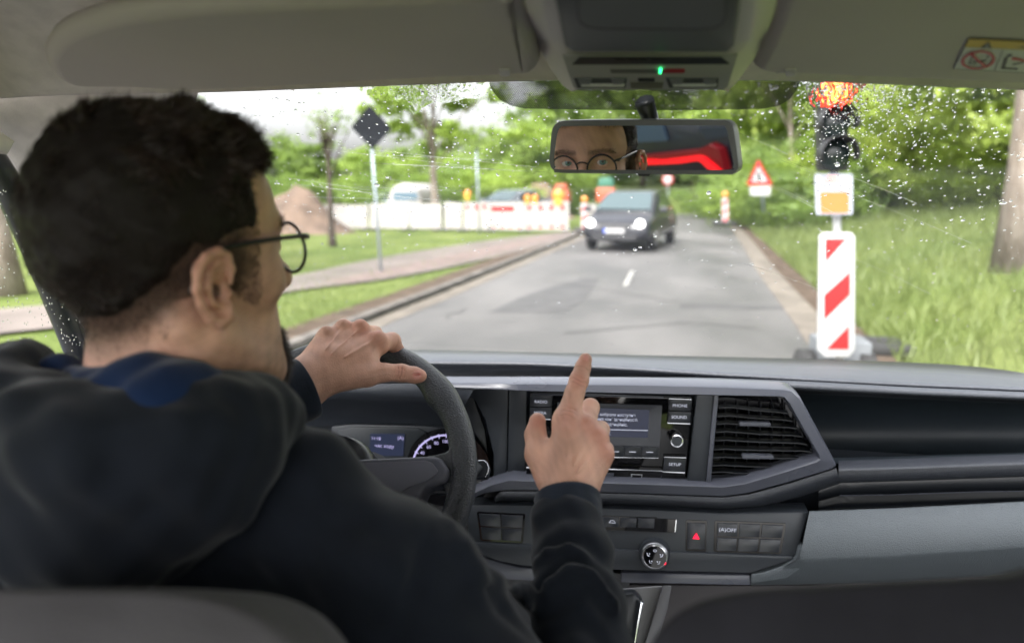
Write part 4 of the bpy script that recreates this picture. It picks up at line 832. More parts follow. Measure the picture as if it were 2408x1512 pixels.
part(MB().lathe([(99 * pxm, 0), (99 * pxm, .003)], sc_, (0, -1, 0), 64), "speedometer_dial", MGLOSS, cl)
sp = MB(); n = 40; an = [R(176 - 108 * k / (n - 1)) for k in range(n)]
for r0_, r1_, z in ((82, 86, .0042),):
    vs = [sc_ + Vector((math.cos(a) * r0_ * pxm, -z, math.sin(a) * r0_ * pxm)) for a in an] + [sc_ + Vector((math.cos(a) * r1_ * pxm, -z, math.sin(a) * r1_ * pxm)) for a in an]
    sp.add(vs, [(i, i + 1, n + i + 1, n + i) for i in range(n - 1)])
for a in [R(176 - 12 * k) for k in range(10)]:
    c, s = math.cos(a), math.sin(a); t_ = Vector((-s, 0, c)) * pxm * .9; u_ = Vector((c, 0, s)); p0 = sc_ + u_ * 78 * pxm + Vector((0, -.0044, 0)); p1 = sc_ + u_ * 88 * pxm + Vector((0, -.0044, 0)); sp.add([p0 - t_, p0 + t_, p1 + t_, p1 - t_], [(0, 1, 2, 3)])
part(sp, "speed_scale", MLITV, cl)
for s_, x, y in (("20", 984, 1088), ("40", 993, 1065), ("60", 1008, 1051), ("80", 1026, 1042), ("100", 1047, 1038)): text_mesh("speed_number", s_, (PY(x, y, 1.246), ax_, ay_), MLITV, cl, .0085)
# trim right of the wheel
plate([(1060, 925), (1113, 935), (1140, 1010), (1152, 1110), (1100, 1125), (1100, 1000)], 1.262, .01, "cluster_surround", MDARK, bevel=.002)
plate([(1088, 915), (1196, 912), (1192, 1124), (1160, 1140), (1160, 1070), (1140, 985), (1116, 943)], 1.235, .05, "side_trim", MPANEL, bevel=.004)
plate([(1197.5, 912), (1239, 914), (1236, 1124), (1193.5, 1124)], 1.232, .05, "side_trim", MPANEL, bevel=.002)
# frame around radio and vents
MFR = MTRIM
def frame_loop(outer, inner, Yo, Yi, name, m, th=.04):
    N = len(outer); A = [PY(a, b, Yo) for a, b in outer]; B = [PY(a, b, Yi) for a, b in inner]
    M1 = [a.lerp(b, .12) + Vector((0, -.006, 0)) for a, b in zip(A, B)]; M2 = [a.lerp(b, .85) + Vector((0, -.006, 0)) for a, b in zip(A, B)]; I = [b + Vector((0, th, 0)) for b in B]; O = [a + Vector((0, th, 0)) for a in A]
    vs = O + A + M1 + M2 + B + I; F = []
    for r in range(5):
        for i in range(N - 1): F.append((r * N + i, r * N + i + 1, (r + 1) * N + i + 1, (r + 1) * N + i))
    return MB().add(vs, F).build(name, m, van, smooth=True, auto=50)
# top bar, right slant, bottom bar as one open loop (left part runs under the wheel)
fo = [(985, 898), (1100, 899), (1254, 899), (1500, 901), (1700, 906), (1840, 912), (1862, 916), (1882, 934), (1925, 1014), (1960, 1078), (1966, 1094), (1958, 1101), (1860, 1131), (1760, 1158), (1700, 1166), (1500, 1159), (1254, 1152), (1190, 1152), (1140, 1158), (1108, 1172)]
fi = [(985, 905), (1100, 912), (1254, 920), (1500, 926), (1700, 930), (1828, 932), (1840, 934), (1850, 946), (1884, 1006), (1918, 1062), (1921, 1074), (1912, 1080), (1840, 1103), (1750, 1130), (1698, 1138), (1500, 1131), (1254, 1124), (1200, 1122), (1160, 1134), (1108, 1158)]
frm = frame_loop(fo, fi, 1.205, 1.20, "console_frame", MFR)
# textured bar below the frame
MTEX = mat("textured_bar", (.045, .05, .062), .4, spec=.5, bump=0.9, bscale=620, bkind='VORONOI', bdist=.0007)
tb = [([(1165, 1168), (1178, 1153), (1254, 1153), (1500, 1160), (1700, 1167), (1760, 1160), (1860, 1133), (1966, 1099)], 1.206), ([(1165, 1170), (1178, 1157), (1254, 1157), (1500, 1164), (1700, 1171), (1760, 1164), (1860, 1137), (1967, 1103)], 1.196), ([(1165, 1178), (1178, 1170), (1254, 1171), (1500, 1179), (1700, 1188), (1770, 1182), (1870, 1152), (1972, 1120)], 1.20), ([(1165, 1182), (1178, 1178), (1254, 1180), (1500, 1190), (1710, 1198), (1790, 1190), (1880, 1166), (1974, 1134)], 1.225), ([(1165, 1182), (1178, 1178), (1254, 1180), (1500, 1190), (1710, 1200), (1790, 1192), (1880, 1168), (1974, 1138)], 1.29)]
def loft(tb, n=90):
    out = []
    for ctl, Y in tb:
        p = [PY(a, b, Y) for a, b in ctl]; out.append(resample(p, n))
    return out
sheet(loft(tb), "textured_bar", MTEX, van)
# passenger side: recess, textured ledge, shelf
px_ = [1850, 1975, 2150, 2300, 2460, 2640]
def r2(ys, Y): return (list(zip(px_, ys)), Y)
sheet(rowsY([r2([922, 926, 934, 941, 948, 958], 1.30), r2([928, 932, 940, 947, 954, 964], 1.40), r2([1000, 1000, 1000, 1000, 1000, 1000], 1.44), r2([1074, 1072, 1068, 1064, 1060, 1056], 1.42), r2([1080, 1078, 1074, 1069, 1065, 1060], 1.27), r2([1092, 1090, 1084, 1079, 1075, 1070], 1.25)], 60), "recess_panel", mat("recess_dark", (.016, .022, .028), .45, spec=.35, rvar=.05), van)
px_ = [1972, 2100, 2300, 2460, 2640]
ledge = sheet(rowsY([r2([1082, 1078, 1071, 1066, 1060], 1.275), r2([1084, 1080, 1073, 1068, 1062], 1.235), r2([1102, 1098, 1090, 1084, 1078], 1.205), r2([1108, 1104, 1097, 1091, 1085], 1.20), r2([1131, 1127, 1120, 1114, 1107], 1.215), r2([1134, 1130, 1123, 1117, 1110], 1.22), r2([1136, 1132, 1125, 1119, 1112], 1.29)], 80), "passenger_ledge", MTEX, van)
px_ = [1925, 1975, 2100, 2300, 2460, 2640]
sheet(rowsY([r2([1150, 1132, 1128, 1122, 1118, 1112], 1.285), r2([1176, 1163, 1161, 1154, 1150, 1144], 1.28), r2([1180, 1166, 1163, 1156, 1152, 1146], 1.262), r2([1190, 1180, 1178, 1170, 1164, 1158], 1.30), r2([1200, 1196, 1192, 1184, 1178, 1170], 1.22)], 60), "storage_shelf", MDARK, van)
hl = MB()
for off_, yy in ((0, [1164.5, 1162.5, 1155.5, 1151.5]), ): hl.tube([PY(x, y, 1.258) for x, y in zip((1975, 2100, 2300, 2640), yy)], .0009, 6)
part(hl, "shelf_edge_line", MTRIM)
# glovebox
gb = [(list(zip((1903, 2100, 2300, 2640), (1201, 1194, 1184, 1166))), 1.20), (list(zip((1903, 2100, 2300, 2640), (1204, 1197, 1187, 1169))), 1.19), (list(zip((1880, 2100, 2300, 2640), (1312, 1304, 1291, 1268))), 1.165), (list(zip((1868, 2100, 2300, 2640), (1322, 1312, 1298, 1274))), 1.168), (list(zip((1766, 2100, 2300, 2640), (1372, 1366, 1352, 1330))), 1.20), (list(zip((1766, 2100, 2300, 2640), (1376, 1370, 1356, 1334))), 1.23)]
gl = [[(1903, 1201), (1903, 1204), (1880, 1310), (1868, 1321), (1766, 1371), (1766, 1376)]]
gbo = sheet(loft(gb, 70), "glovebox_panel", MGREY, van, smooth=True)
gpx = [(1766, 1350), (1800, 1345), (1840, 1332), (1872, 1314), (1880, 1290), (1892, 1290), (1892, 1330), (1850, 1360), (1766, 1372)]
part(MB().prism(Yq(gpx, 1.177), (0, .03, 0)), "glovebox_corner", MGREY, gbo, bevel=.002)
plate([(1480, 1376), (1895, 1378), (2640, 1338), (2640, 1640), (1480, 1640)], 1.25, .02, "lower_dash", mat("lower_dash", (.07, .065, .07), .7))
# central lower control panel
cpn = [(1100, 1188), (1254, 1188), (1500, 1198), (1700, 1207), (1903, 1203), (1874, 1302), (1862, 1316), (1764, 1347), (1460, 1340), (1246, 1331), (1222, 1329), (1170, 1318), (1100, 1292)]
pnl = plate(cpn, lambda y: 1.205 - (y - 1190) * .00016, .04, "control_panel", MPANEL, bevel=.003)
def Yp(o): return lambda y: 1.205 - (y - 1190) * .00016 - o
plate([(1100, 1276), (1253, 1282), (1453, 1293), (1863, 1308), (1866, 1311), (1862, 1316), (1764, 1347), (1460, 1340), (1246, 1331), (1222, 1329), (1170, 1318), (1100, 1292)], Yp(.004), .008, "lower_trim_strip", MPANEL, pnl, bevel=.002)
plate([(1460, 1345), (1764, 1352), (1766, 1376), (1460, 1370)], Yp(-.003), .02, "panel_base", MTRIM, pnl, bevel=.002)
plate([(1100, 1296), (1170, 1321), (1222, 1334), (1258, 1336), (1258, 1366), (1180, 1362), (1100, 1340)], Yp(-.003), .02, "panel_base", MTRIM, pnl, bevel=.002)
def group(q, cols_, rows_, name, par, o=.003, gapc=.012, gapr=.03, m=MKEY):
    Q = Yq(q, Yp(o)); fq = [v + Vector((0, .0018, 0)) for v in quad_grow(Q, .0022)]
    MB().prism(roundquad(fq, .06), (0, .004, 0)).build(name + "_bezel", MGLOSS, par)
    out = []
    for i in range(cols_):
        for j in range(rows_):
            u0, u1, v0, v1 = i / cols_ + gapc, (i + 1) / cols_ - gapc, j / rows_ + gapr, (j + 1) / rows_ - gapr
            out.append(MB().prism([quadpts(Q, u0, v0), quadpts(Q, u1, v0), quadpts(Q, u1, v1), quadpts(Q, u0, v1)], (0, .005, 0)).build(name, m, par, bevel=.0008))
    return out, Q
def quad_grow(Q, d):
    c = sum(Q, Vector()) / 4; return [p + (p - c).normalized() * d * 1.4 for p in Q]
group([(1124, 1206), (1231, 1211), (1226, 1275), (1133, 1270)], 2, 2, "blank_switch", pnl)
ks, Q = group([(1685, 1227), (1845, 1233), (1833, 1301), (1683, 1297)], 3, 2, "rocker_switch", pnl)
text_mesh("start_stop_off_text", "(A)OFF", (PY(1711, 1246, 1.188), ax_, ay_), MLIT, ks[0], .0092)
hz, Qh = group([(1616, 1227), (1660, 1229), (1658, 1294), (1615, 1292)], 1, 1, "hazard_switch", pnl)
MRED = mat("hazard_red", (.6, .005, .02), .4, emit=(1, .01, .04), estr=.5)
c = PY(1637, 1261, 1.187); MB().add([c + Vector((-.0058, 0, -.0042)), c + Vector((.0058, 0, -.0042)), c + Vector((0, 0, .0062))], [(0, 1, 2)]).build("hazard_triangle", MRED, hz[0])
plate([(1250, 1208), (1592, 1221), (1588, 1252), (1254, 1239)], Yp(.002), .003, "black_strip", MGLOSS, pnl, r=.05)
plate([(1589, 1222), (1591.5, 1222), (1588.5, 1250), (1586.5, 1250)], Yp(.0032), .001, "strip_edge", MCHR, pnl)
ks2, Q = group([(1416, 1215), (1541, 1219), (1539, 1243), (1415, 1239)], 3, 1, "strip_button", pnl, o=.0045)
cbm = MB(); c = PY(1440, 1227, 1.189)
cbm.tube([c + Vector((-.0055, 0, -.0015)), c + Vector((-.004, 0, .0006)), c + Vector((-.002, 0, .0028)), c + Vector((.0022, 0, .0028)), c + Vector((.004, 0, .0006)), c + Vector((.0056, 0, -.0015)), c + Vector((-.0055, 0, -.0015))], .0004, 5); cbm.build("car_symbol", MLIT, ks2[0])
# rotary air knob
kc = PY(1539.5, 1299, 1.190); pk = (PY(1540.5, 1299, 1.19) - kc).length
kn = part(MB().lathe([(38 * pk, -.004), (37 * pk, .004), (35 * pk, .010), (34 * pk, .012)], kc, (0, -1, .12), 48), "air_knob", MPANEL, pnl, smooth=True, auto=40)
kn2 = MB().lathe([(33 * pk, .0), (33 * pk, .016), (31 * pk, .0178), (29 * pk, .0182)], kc, (0, -1, .12), 48).build("knob_ring", mat("dark_chrome", (.30, .31, .34), .28, metal=1), pnl, smooth=True, auto=40)
MB().lathe([(28.2 * pk, .0), (28.2 * pk, .019), (27.2 * pk, .0195)], kc, (0, -1, .12), 48).build("knob_bezel", MCHR, pnl, smooth=True, auto=40)
MB().lathe([(26 * pk, .0), (26 * pk, .0202)], kc, (0, -1, .12), 48).build("knob_face", MGLOSS, pnl)
kax = Vector((0, -1, .12)).normalized()
for k in range(5):
    a = R(90 + 72 * k); c = kc + kax * .0210 + Vector((math.cos(a), 0, math.sin(a))) * 16.5 * pk; mm = MB()
    if k == 0: mm.tube([c + Vector((math.cos(t), 0, math.sin(t) * .6)) * .0028 for t in np.linspace(.2, 6.4, 10)], .0004, 5)
    else:
        s_ = 1 if math.cos(a) > 0 else -1; mm.lathe([(.0011, 0), (.0011, .0002)], c + Vector((-.0022 * s_, 0, .0018)), (0, -1, .12), 10); mm.tube([c + Vector((.0018 * s_, 0, .003)), c + Vector((.0008 * s_, 0, -.0014)), c + Vector((-.0024 * s_, 0, -.0022))], .0007, 5)
    mm.build("air_symbol", MLIT, pnl)
MB().lathe([(.0028, 0), (.0028, .0008)], kc + kax * .0195 + Vector((26.5 * pk * math.cos(R(-30)), 0, 26.5 * pk * math.sin(R(-30)))), (0, -1, .12), 14).build("red_pointer", MRED, pnl)

# ---- radio
radio = plate([(1247, 926), (1627, 936), (1613, 1135), (1236, 1122)], 1.218, .03, "radio", MGLOSS, bevel=.002)
plate([(1252, 926.5), (1560, 934), (1560, 936), (1252, 928.5)], 1.2165, .002, "chrome_line", MTRIM, radio)
bz = [(1311, 946), (1557, 953), (1549, 1076), (1305, 1068)]; inn = [(1332, 956), (1527, 964), (1523, 1029), (1328, 1024)]
A = Yq(bz, 1.214); B = Yq(inn, 1.2165); Bf = Yq([(1322, 951), (1550, 958), (1546, 1046), (1318, 1040)], 1.2135)
MB().add(A + B, [(0, 1, 5, 4), (1, 2, 6, 5), (2, 3, 7, 6), (3, 0, 4, 7)]).build("screen_bezel", mat("bezel_grey", (.062, .066, .078), .35), radio)
MB().prism(B, (0, .001, 0)).build("screen", MSCR, radio)
def tr(x, y, s, size, al='LEFT', m=MLIT, par=None, Y=1.213, bold=0.0, st=1.0):
    xd = PY(x + 50, y + 1.6, Y) - PY(x, y, Y); return text_mesh("screen_text", s, (PY(x, y, Y), xd, Vector((0, 0, 1))), m, par or radio, size, align=al, bold=bold, stretch=st)
tr(1495, 977, "Ви вибрали наступне", .0072, 'RIGHT', Y=1.2155, st=.95); tr(1500, 988, "налаштування конфіденційності:", .0072, 'RIGHT', Y=1.2155, st=.90); tr(1476, 999, "с. конфіденційніс.", .0072, 'RIGHT', Y=1.2155, st=.90); tr(1428, 1019, "ОК", .0078, 'CENTER', Y=1.2155)
plate([(1328, 1007), (1523.5, 1011.5), (1523.5, 1012.8), (1328, 1008.3)], 1.2155, .0005, "screen_line", MLIT, radio)
plate([(1404, 1047), (1549, 1051), (1548, 1075), (1404, 1072)], 1.213, .002, "key_row", MDARK, radio)
def key(q, name="radio_key", txt=None, tx=None, ts=.0072):
    o = MB().prism(Yq(q, 1.212), (0, .008, 0)).build(name, MKEY, radio, bevel=.0008)
    if txt: text_mesh("key_text", txt, (PY(tx[0], tx[1], 1.2115), PY(tx[0] + 50, tx[1] + 1.6, 1.2115) - PY(tx[0], tx[1], 1.2115), Vector((0, 0, 1))), MLIT, o, ts, bold=0.0)
    return o
for i in range(6):
    x0 = 1307 + i * 40.3; k = key([(x0, 1046 + i * .9), (x0 + 39, 1046.8 + i * .9), (x0 + 38.6, 1072.5 + i * .7), (x0, 1071.7 + i * .7)], "soft_key"); cx = x0 + 19.5
    MB().prism(Yq([(cx - 8, 1059.3 + i * .6), (cx + 8, 1059.6 + i * .6), (cx + 8, 1060.9 + i * .6), (cx - 8, 1060.6 + i * .6)], 1.2113), (0, .0004, 0)).build("key_dash", MLIT, k)
key([(1247, 930), (1298, 931), (1297, 957), (1246.5, 956)], txt="RADIO", tx=(1272, 945)); key([(1246.5, 958), (1297, 959), (1296.5, 984), (1246, 983)], txt="MEDIA", tx=(1270, 971))
key([(1573, 939), (1627, 941), (1625, 967), (1572, 965)], txt="PHONE", tx=(1599, 954)); key([(1572, 967.5), (1625, 969.5), (1623, 994), (1570, 992.5)], txt="SOUND", tx=(1597, 981))
key([(1562, 1076), (1614, 1078), (1610, 1109), (1559, 1107)], txt="SETUP", tx=(1587, 1092)); key([(1241, 1066), (1290, 1067), (1289, 1097), (1239, 1096)], txt="MENU", tx=(1265, 1082))
for q in ([(1570, 993.5), (1623, 995.5), (1623, 997.5), (1569.5, 995.5)], [(1558, 1108), (1610, 1110), (1610, 1112.5), (1558, 1110)], [(1246, 984), (1296, 985), (1296, 987), (1246, 986)], [(1238, 1097.5), (1289, 1098.5), (1289, 1101), (1238, 1100)], [(1573, 936.5), (1626, 938.5), (1626, 940), (1573, 938)], [(1562, 1073.8), (1614, 1075.6), (1614, 1077), (1562, 1075.2)], [(1400, 1101), (1558, 1106), (1558, 1108.2), (1400, 1103)], [(1404, 1073.5), (1548, 1076), (1548, 1077.6), (1404, 1075.2)]):
    MB().prism(Yq(q, 1.2112), (0, .002, 0)).build("chrome_edge", MCHR, radio)
for x in (1592, 1267):
    kc2 = PY(x, 1031 if x > 1500 else 1023, 1.216); 
    MB().lathe([(.0115, 0), (.0112, .014), (.0106, .0165)], kc2, (-.05, -1, .1), 32).build("radio_knob", MGLOSS, radio, smooth=True, auto=40)
    tp_ = kc2 + Vector((-.05, -1, .1)).normalized() * .0168; MB().lathe([(.0105, 0), (.0105, .0012), (.0088, .0016)], tp_, (-.05, -1, .1), 32).build("knob_ring", MCHR, radio, smooth=True, auto=40); MB().lathe([(.0085, 0), (.0085, .0022)], tp_, (-.05, -1, .1), 32).build("knob_cap", MPANEL, radio)
plate([(1426, 1112), (1444, 1112.5), (1443, 1120), (1425, 1119.5)], 1.2165, .002, "card_slot", MTRIM, radio)
plate([(1484, 1114), (1511, 1115), (1509, 1126.5), (1483, 1125.5)], 1.2165, .002, "usb_port", MCHR, radio); plate([(1487, 1116), (1508.5, 1117), (1507, 1124.5), (1486, 1123.5)], 1.2163, .001, "usb_hole", MGLOSS, radio)
part(MB().tube([PY(a, b, 1.2168) for a, b in ((1400, 1128), (1540, 1131), (1551, 1128), (1556, 1118))], .0006, 5), "lower_edge_line", MTRIM, radio)
# trim bar between radio and vent, vent
plate([(1638, 928), (1679, 930), (1662, 1141), (1615, 1139)], 1.21, .04, "vent_pillar", MPANEL, bevel=.002)
plate([(1679.5, 930), (1690, 930), (1671, 1141), (1660, 1141)], 1.206, .05, "vent_side", MTRIM, bevel=.001)
vent = plate([(1672, 926), (1846, 928), (1928, 1080), (1700, 1142), (1655, 1142)], 1.275, .01, "air_vent", MGLOSS)
sl_ = [(1691, 958, 1853, 969), (1688, 978, 1865, 987), (1686, 996, 1877, 1005), (1684, 1015, 1889, 1024), (1682, 1035, 1898, 1042), (1680, 1056, 1909, 1060), (1677, 1075, 1918, 1078), (1675, 1094, 1866, 1098), (1673, 1110, 1800, 1114)]
for i, (xa, ya, xb, yb) in enumerate(sl_):
    pts = [(xa, ya), (xa + 26, ya - 1.5), (xa + 44, ya), ((xa + xb) / 2, (ya + yb) / 2), (xb - 22, yb - 1), (xb, yb + 2)]
    fr_ = [PY(a, b, 1.222) for a, b in pts]; bk = [p + Vector((0, .03, -.004)) for p in fr_]; th_ = Vector((0, 0, -.0022)); N = len(pts); vs = fr_ + bk + [p + th_ for p in bk] + [p + th_ for p in fr_]
    F = []
    for r in range(4):
        for k in range(N - 1): F.append((r * N + k, r * N + k + 1, ((r + 1) % 4) * N + k + 1, ((r + 1) % 4) * N + k))
    MB().add(vs, F).build("slat", MDARK, vent, bevel=.0006)
for k in range(7):
    x = 1706 + k * 28; ye = 1110 - max(0, (x - 1720)) * .22; MB().prism([PY(x, 950, 1.256), PY(x + 2, 950, 1.256), PY(x - 4, ye, 1.256), PY(x - 6, ye, 1.256)], (0, .014, 0)).build("vane", MDARK, vent)
for cx, cy in ((1775, 998), (1782, 1075)):
    MB().prism(roundquad(Yq([(cx - 37, cy - 5), (cx + 38, cy - 3), (cx + 37, cy + 5), (cx - 36, cy + 4)], 1.214), .4), (0, .016, 0)).build("vent_tab", MTRIM, vent, bevel=.0008)

# ---- steering wheel (plane leans 35 degrees)
WC = Vector((-.392, .8456, 1.2387)); WT = R(35); WU = Vector((0, math.sin(WT), math.cos(WT))); WN = Vector((1, 0, 0)).cross(WU).normalized(); WN = WN if WN.y < 0 else -WN
def wl(x, y, z=0): return WC + Vector((x, 0, 0)) + WU * y + WN * z
def wp(x, y, off=0): return PPL(x, y, WC + WN * off, WN)
wheel = bpy.data.objects.new("steering_wheel", None); COL.objects.link(wheel); wheel.location = WC; wheel.parent = van; wheel.matrix_parent_inverse = PINV(van)
bpy.context.view_layer.update()
rv_ = []; rf = []; NA, NB = 160, 18
for i in range(NA):
    a = 2 * math.pi * i / NA; dx, dy = math.cos(a), math.sin(a)
    bump_ = 0
    for ta in (42, 138): bump_ += math.exp(-((math.degrees(a) % 360 - ta) / 7.0) ** 2)
    grip = .5 + .5 * math.tanh((math.cos(math.radians(math.degrees(a) - 10)) - .55) * 6) if dx > 0 else .5 + .5 * math.tanh((math.cos(math.radians(math.degrees(a) - 170)) - .55) * 6)
    r1 = .0150 + .0018 * bump_ + .0008 * grip
    for j in range(NB):
        b = 2 * math.pi * j / NB; inner = max(0, -math.cos(b)); rr_ = r1 + inner * (.004 * bump_ + .003 * grip)
        rad = .190 - .0155 + rr_ * math.cos(b); rv_.append(wl(dx * rad, dy * rad, rr_ * 1.05 * math.sin(b)))
    for j in range(NB): rf.append((i * NB + j, i * NB + (j + 1) % NB, ((i + 1) % NA) * NB + (j + 1) % NB, ((i + 1) % NA) * NB + j))
rim = MB().add(rv_, rf).build("rim", MLEATH, wheel, smooth=True, sub=1)
pad = [(700, 1085), (1000, 1071), (1029, 1072), (1038, 1078), (1052, 1100), (1053, 1108), (1050, 1127), (1040, 1134), (1018, 1142), (1000, 1146), (985, 1180), (950, 1230), (880, 1260), (800, 1262), (720, 1240), (640, 1180), (600, 1120), (590, 1090)]
MB().prism([wp(x, y, .022) for x, y in pad], -WN * .035).build("airbag_pad", MPAD, wheel, bevel=.006, seg=3)
inp = [(720, 1093), (1000, 1082), (1016, 1088), (1030, 1106), (1026, 1114), (1004, 1131), (960, 1146), (880, 1200), (800, 1202), (700, 1180), (640, 1120)]
MB().prism([wp(x, y, .0235) for x, y in inp], -WN * .003).build("pad_face", mat("pad_face", (.13, .135, .17), .5, bump=.1, bscale=500), wheel, bevel=.0014)
spk = [(1000, 1071), (1022, 1069), (1050, 1062), (1066, 1040), (1082, 1042), (1092, 1120), (1076, 1208), (1058, 1240), (1046, 1215), (1050, 1178), (1046, 1150), (1036, 1137), (1054, 1126), (1056, 1102)]
MB().prism([wp(x, y, .012) for x, y in spk], -WN * .018).build("spoke", MLEATH, wheel, bevel=.004, seg=3)
def mir(pts): 
    out = []
    for x, y in pts: p = wp(x, y, .012) - WC; out.append(WC + Vector((-p.x, p.y, p.z)))
    return out
MB().prism(mir(spk), -WN * .018).build("spoke", MLEATH, wheel, bevel=.004, seg=3)
MB().lathe([(.05, -.10), (.055, -.02), (.05, .005)], WC, WN, 28).build("hub", MDARK, wheel, smooth=True)
part(MB().lathe([(.045, -.40), (.06, -.11)], WC, WN, 24), "steering_column", MDARK, smooth=True)
# stalk
sk = part(MB().tube([wl(.03, .0, -.05), wl(.15, .005, -.06), PPL(1128, 1098, WC - WN * .07, WN)], [.008, .009, .011], 12), "indicator_stalk", MDARK, smooth=True)
MB().prism(roundquad([PPL(x, y, WC - WN * .062, WN) for x, y in ((1108, 1083), (1144, 1081), (1150, 1100), (1144, 1122), (1108, 1124))], .25), -WN * .014).build("stalk_end", MKEY, sk, bevel=.003)
MB().tube([PPL(x, y, WC - WN * .0625, WN) for x, y in ((1124, 1083), (1138, 1083), (1145, 1089), (1149, 1100), (1147, 1112), (1141, 1121))], .0009, 6).build("stalk_trim", MCHR, sk, smooth=True)

# ---- gear console and seats
part(MB().prism([P(x, y, 1.02) for x, y in ((1440, 1385), (1560, 1376), (1500, 1620), (1380, 1620))], ray(1500, 1400) * .08), "gear_console", MFOOT, bevel=.004)
part(MB().prism([P(x, y, 1.0) for x, y in ((1560, 1376), (1580, 1376), (1570, 1430), (1530, 1560), (1505, 1600), (1500, 1560))], ray(1500, 1400) * .08), "console_side", mat("console_side", (.13, .13, .14), .6), bevel=.003)
part(MB().prism([P(x, y, .985) for x, y in ((1440, 1400), (1492, 1392), (1512, 1416), (1486, 1560), (1440, 1600))], (0, .03, -.01)), "gear_gaiter", MDARK, bevel=.006)
part(MB().prism([P(x, y, .975) for x, y in ((1506, 1416), (1513, 1418), (1490, 1540), (1484, 1560))], (0, .006, 0)), "gear_trim", MCHR, bevel=.001)
plate([(1080, 1300), (1260, 1335), (1480, 1350), (1480, 1640), (1080, 1640)], 1.24, .02, "knee_panel", MDARK)
def cushion_seat(pts, d, name, m, lab, th=.12):
    pts = smoothpoly([P(x, y, d) for x, y in pts], 3); fwd = ray(1204 if name[0] == 'd' else 1900, 1375).normalized()
    N = len(pts); V = []; F = []; cen = sum(pts, Vector()) / N; prof = [(0, .93, 0), (.012, .98, 0), (.04, 1.0, 0), (th - .04, 1.0, 0), (th - .01, .98, 0), (th, .92, 0)]
    for dz, s, _ in prof: V += [cen + (p - cen) * s + fwd * dz for p in pts]
    for r in range(len(prof) - 1):
        for i in range(N): F.append((r * N + i, r * N + (i + 1) % N, (r + 1) * N + (i + 1) % N, (r + 1) * N + i))
    F.append(tuple(range(N))); F.append(tuple(range((len(prof) - 1) * N, len(prof) * N))[::-1])
    o = MB().add(V, F).build(name, m, van, smooth=True); tag(o, lab); return o
cushion_seat([(-500, 1420), (-300, 1388), (0, 1384), (250, 1384), (420, 1392), (520, 1408), (600, 1440), (670, 1490), (740, 1600), (800, 1900), (300, 2100), (-500, 1900)], .37, "driver_seat_backrest", MSEAT, "greyish brown backrest top behind the driver")
cushion_seat([(1450, 1680), (1490, 1560), (1545, 1470), (1620, 1418), (1760, 1388), (1950, 1376), (2200, 1362), (2408, 1352), (2640, 1348), (2640, 1900), (2000, 2100), (1450, 1900)], .42, "passenger_seat_backrest", MSEATD, "near-black backrest top of the passenger seat")
# ================================================================== THE DRIVER
F32 = np.float32
def A3(v): return np.array(v, F32)
person = thing("person", "driver with short dark hair, glasses and dark hooded sweatshirt, pointing ahead with one finger", "person", (-.40, .45, .55))
HEADR = Matrix.Rotation(R(-28), 3, 'Z') @ Matrix.Rotation(R(2), 3, 'X') @ Matrix.Rotation(R(1), 3, 'Y')
HS = 1.0
_earl = Vector((.080, -.004, .0)) * HS
_c = P(400, 660, .632)
for _ in range(20):
    e = px(_c + HEADR @ _earl); _c = _c + CR @ Vector(((508 - e[0]) / PF * .55, -(672 - e[1]) / PF * .55, 0)); 
HC = _c
Rl = np.array(HEADR, F32)                                  # world -> local: (p-HC) @ Rl
def tol(p): return (p - A3(HC)) @ Rl
def tow(p): return p @ Rl.T + A3(HC)
def lw(x, y, z): return HC + HEADR @ Vector((x, y, z))
EAR = [(.012, .003), (.0145, .014), (.012, .024), (.003, .029), (-.009, .026), (-.018, .016), (-.0205, .003), (-.017, -.010), (-.010, -.021), (-.001, -.027), (.007, -.024), (.010, -.015)]
def ear_pt(s, u, v, o=0.0):
    a = R(12); return np.array([s * (.0765 + o * math.cos(a) - u * math.sin(a) * .95 + .002), -.004 + u * math.cos(a) + .000 - o * math.sin(a), v - .002], F32)
def skull(q):
    d = d_ell(q, (0, -.009, .046), (.0745, .094, .087))
    d = smin(d, d_ell(q, (0, .036, .050), (.062, .052, .062)), .03)
    d = smin(d, d_ell(q, (0, .040, -.012), (.057, .049, .072)), .025)
    return d
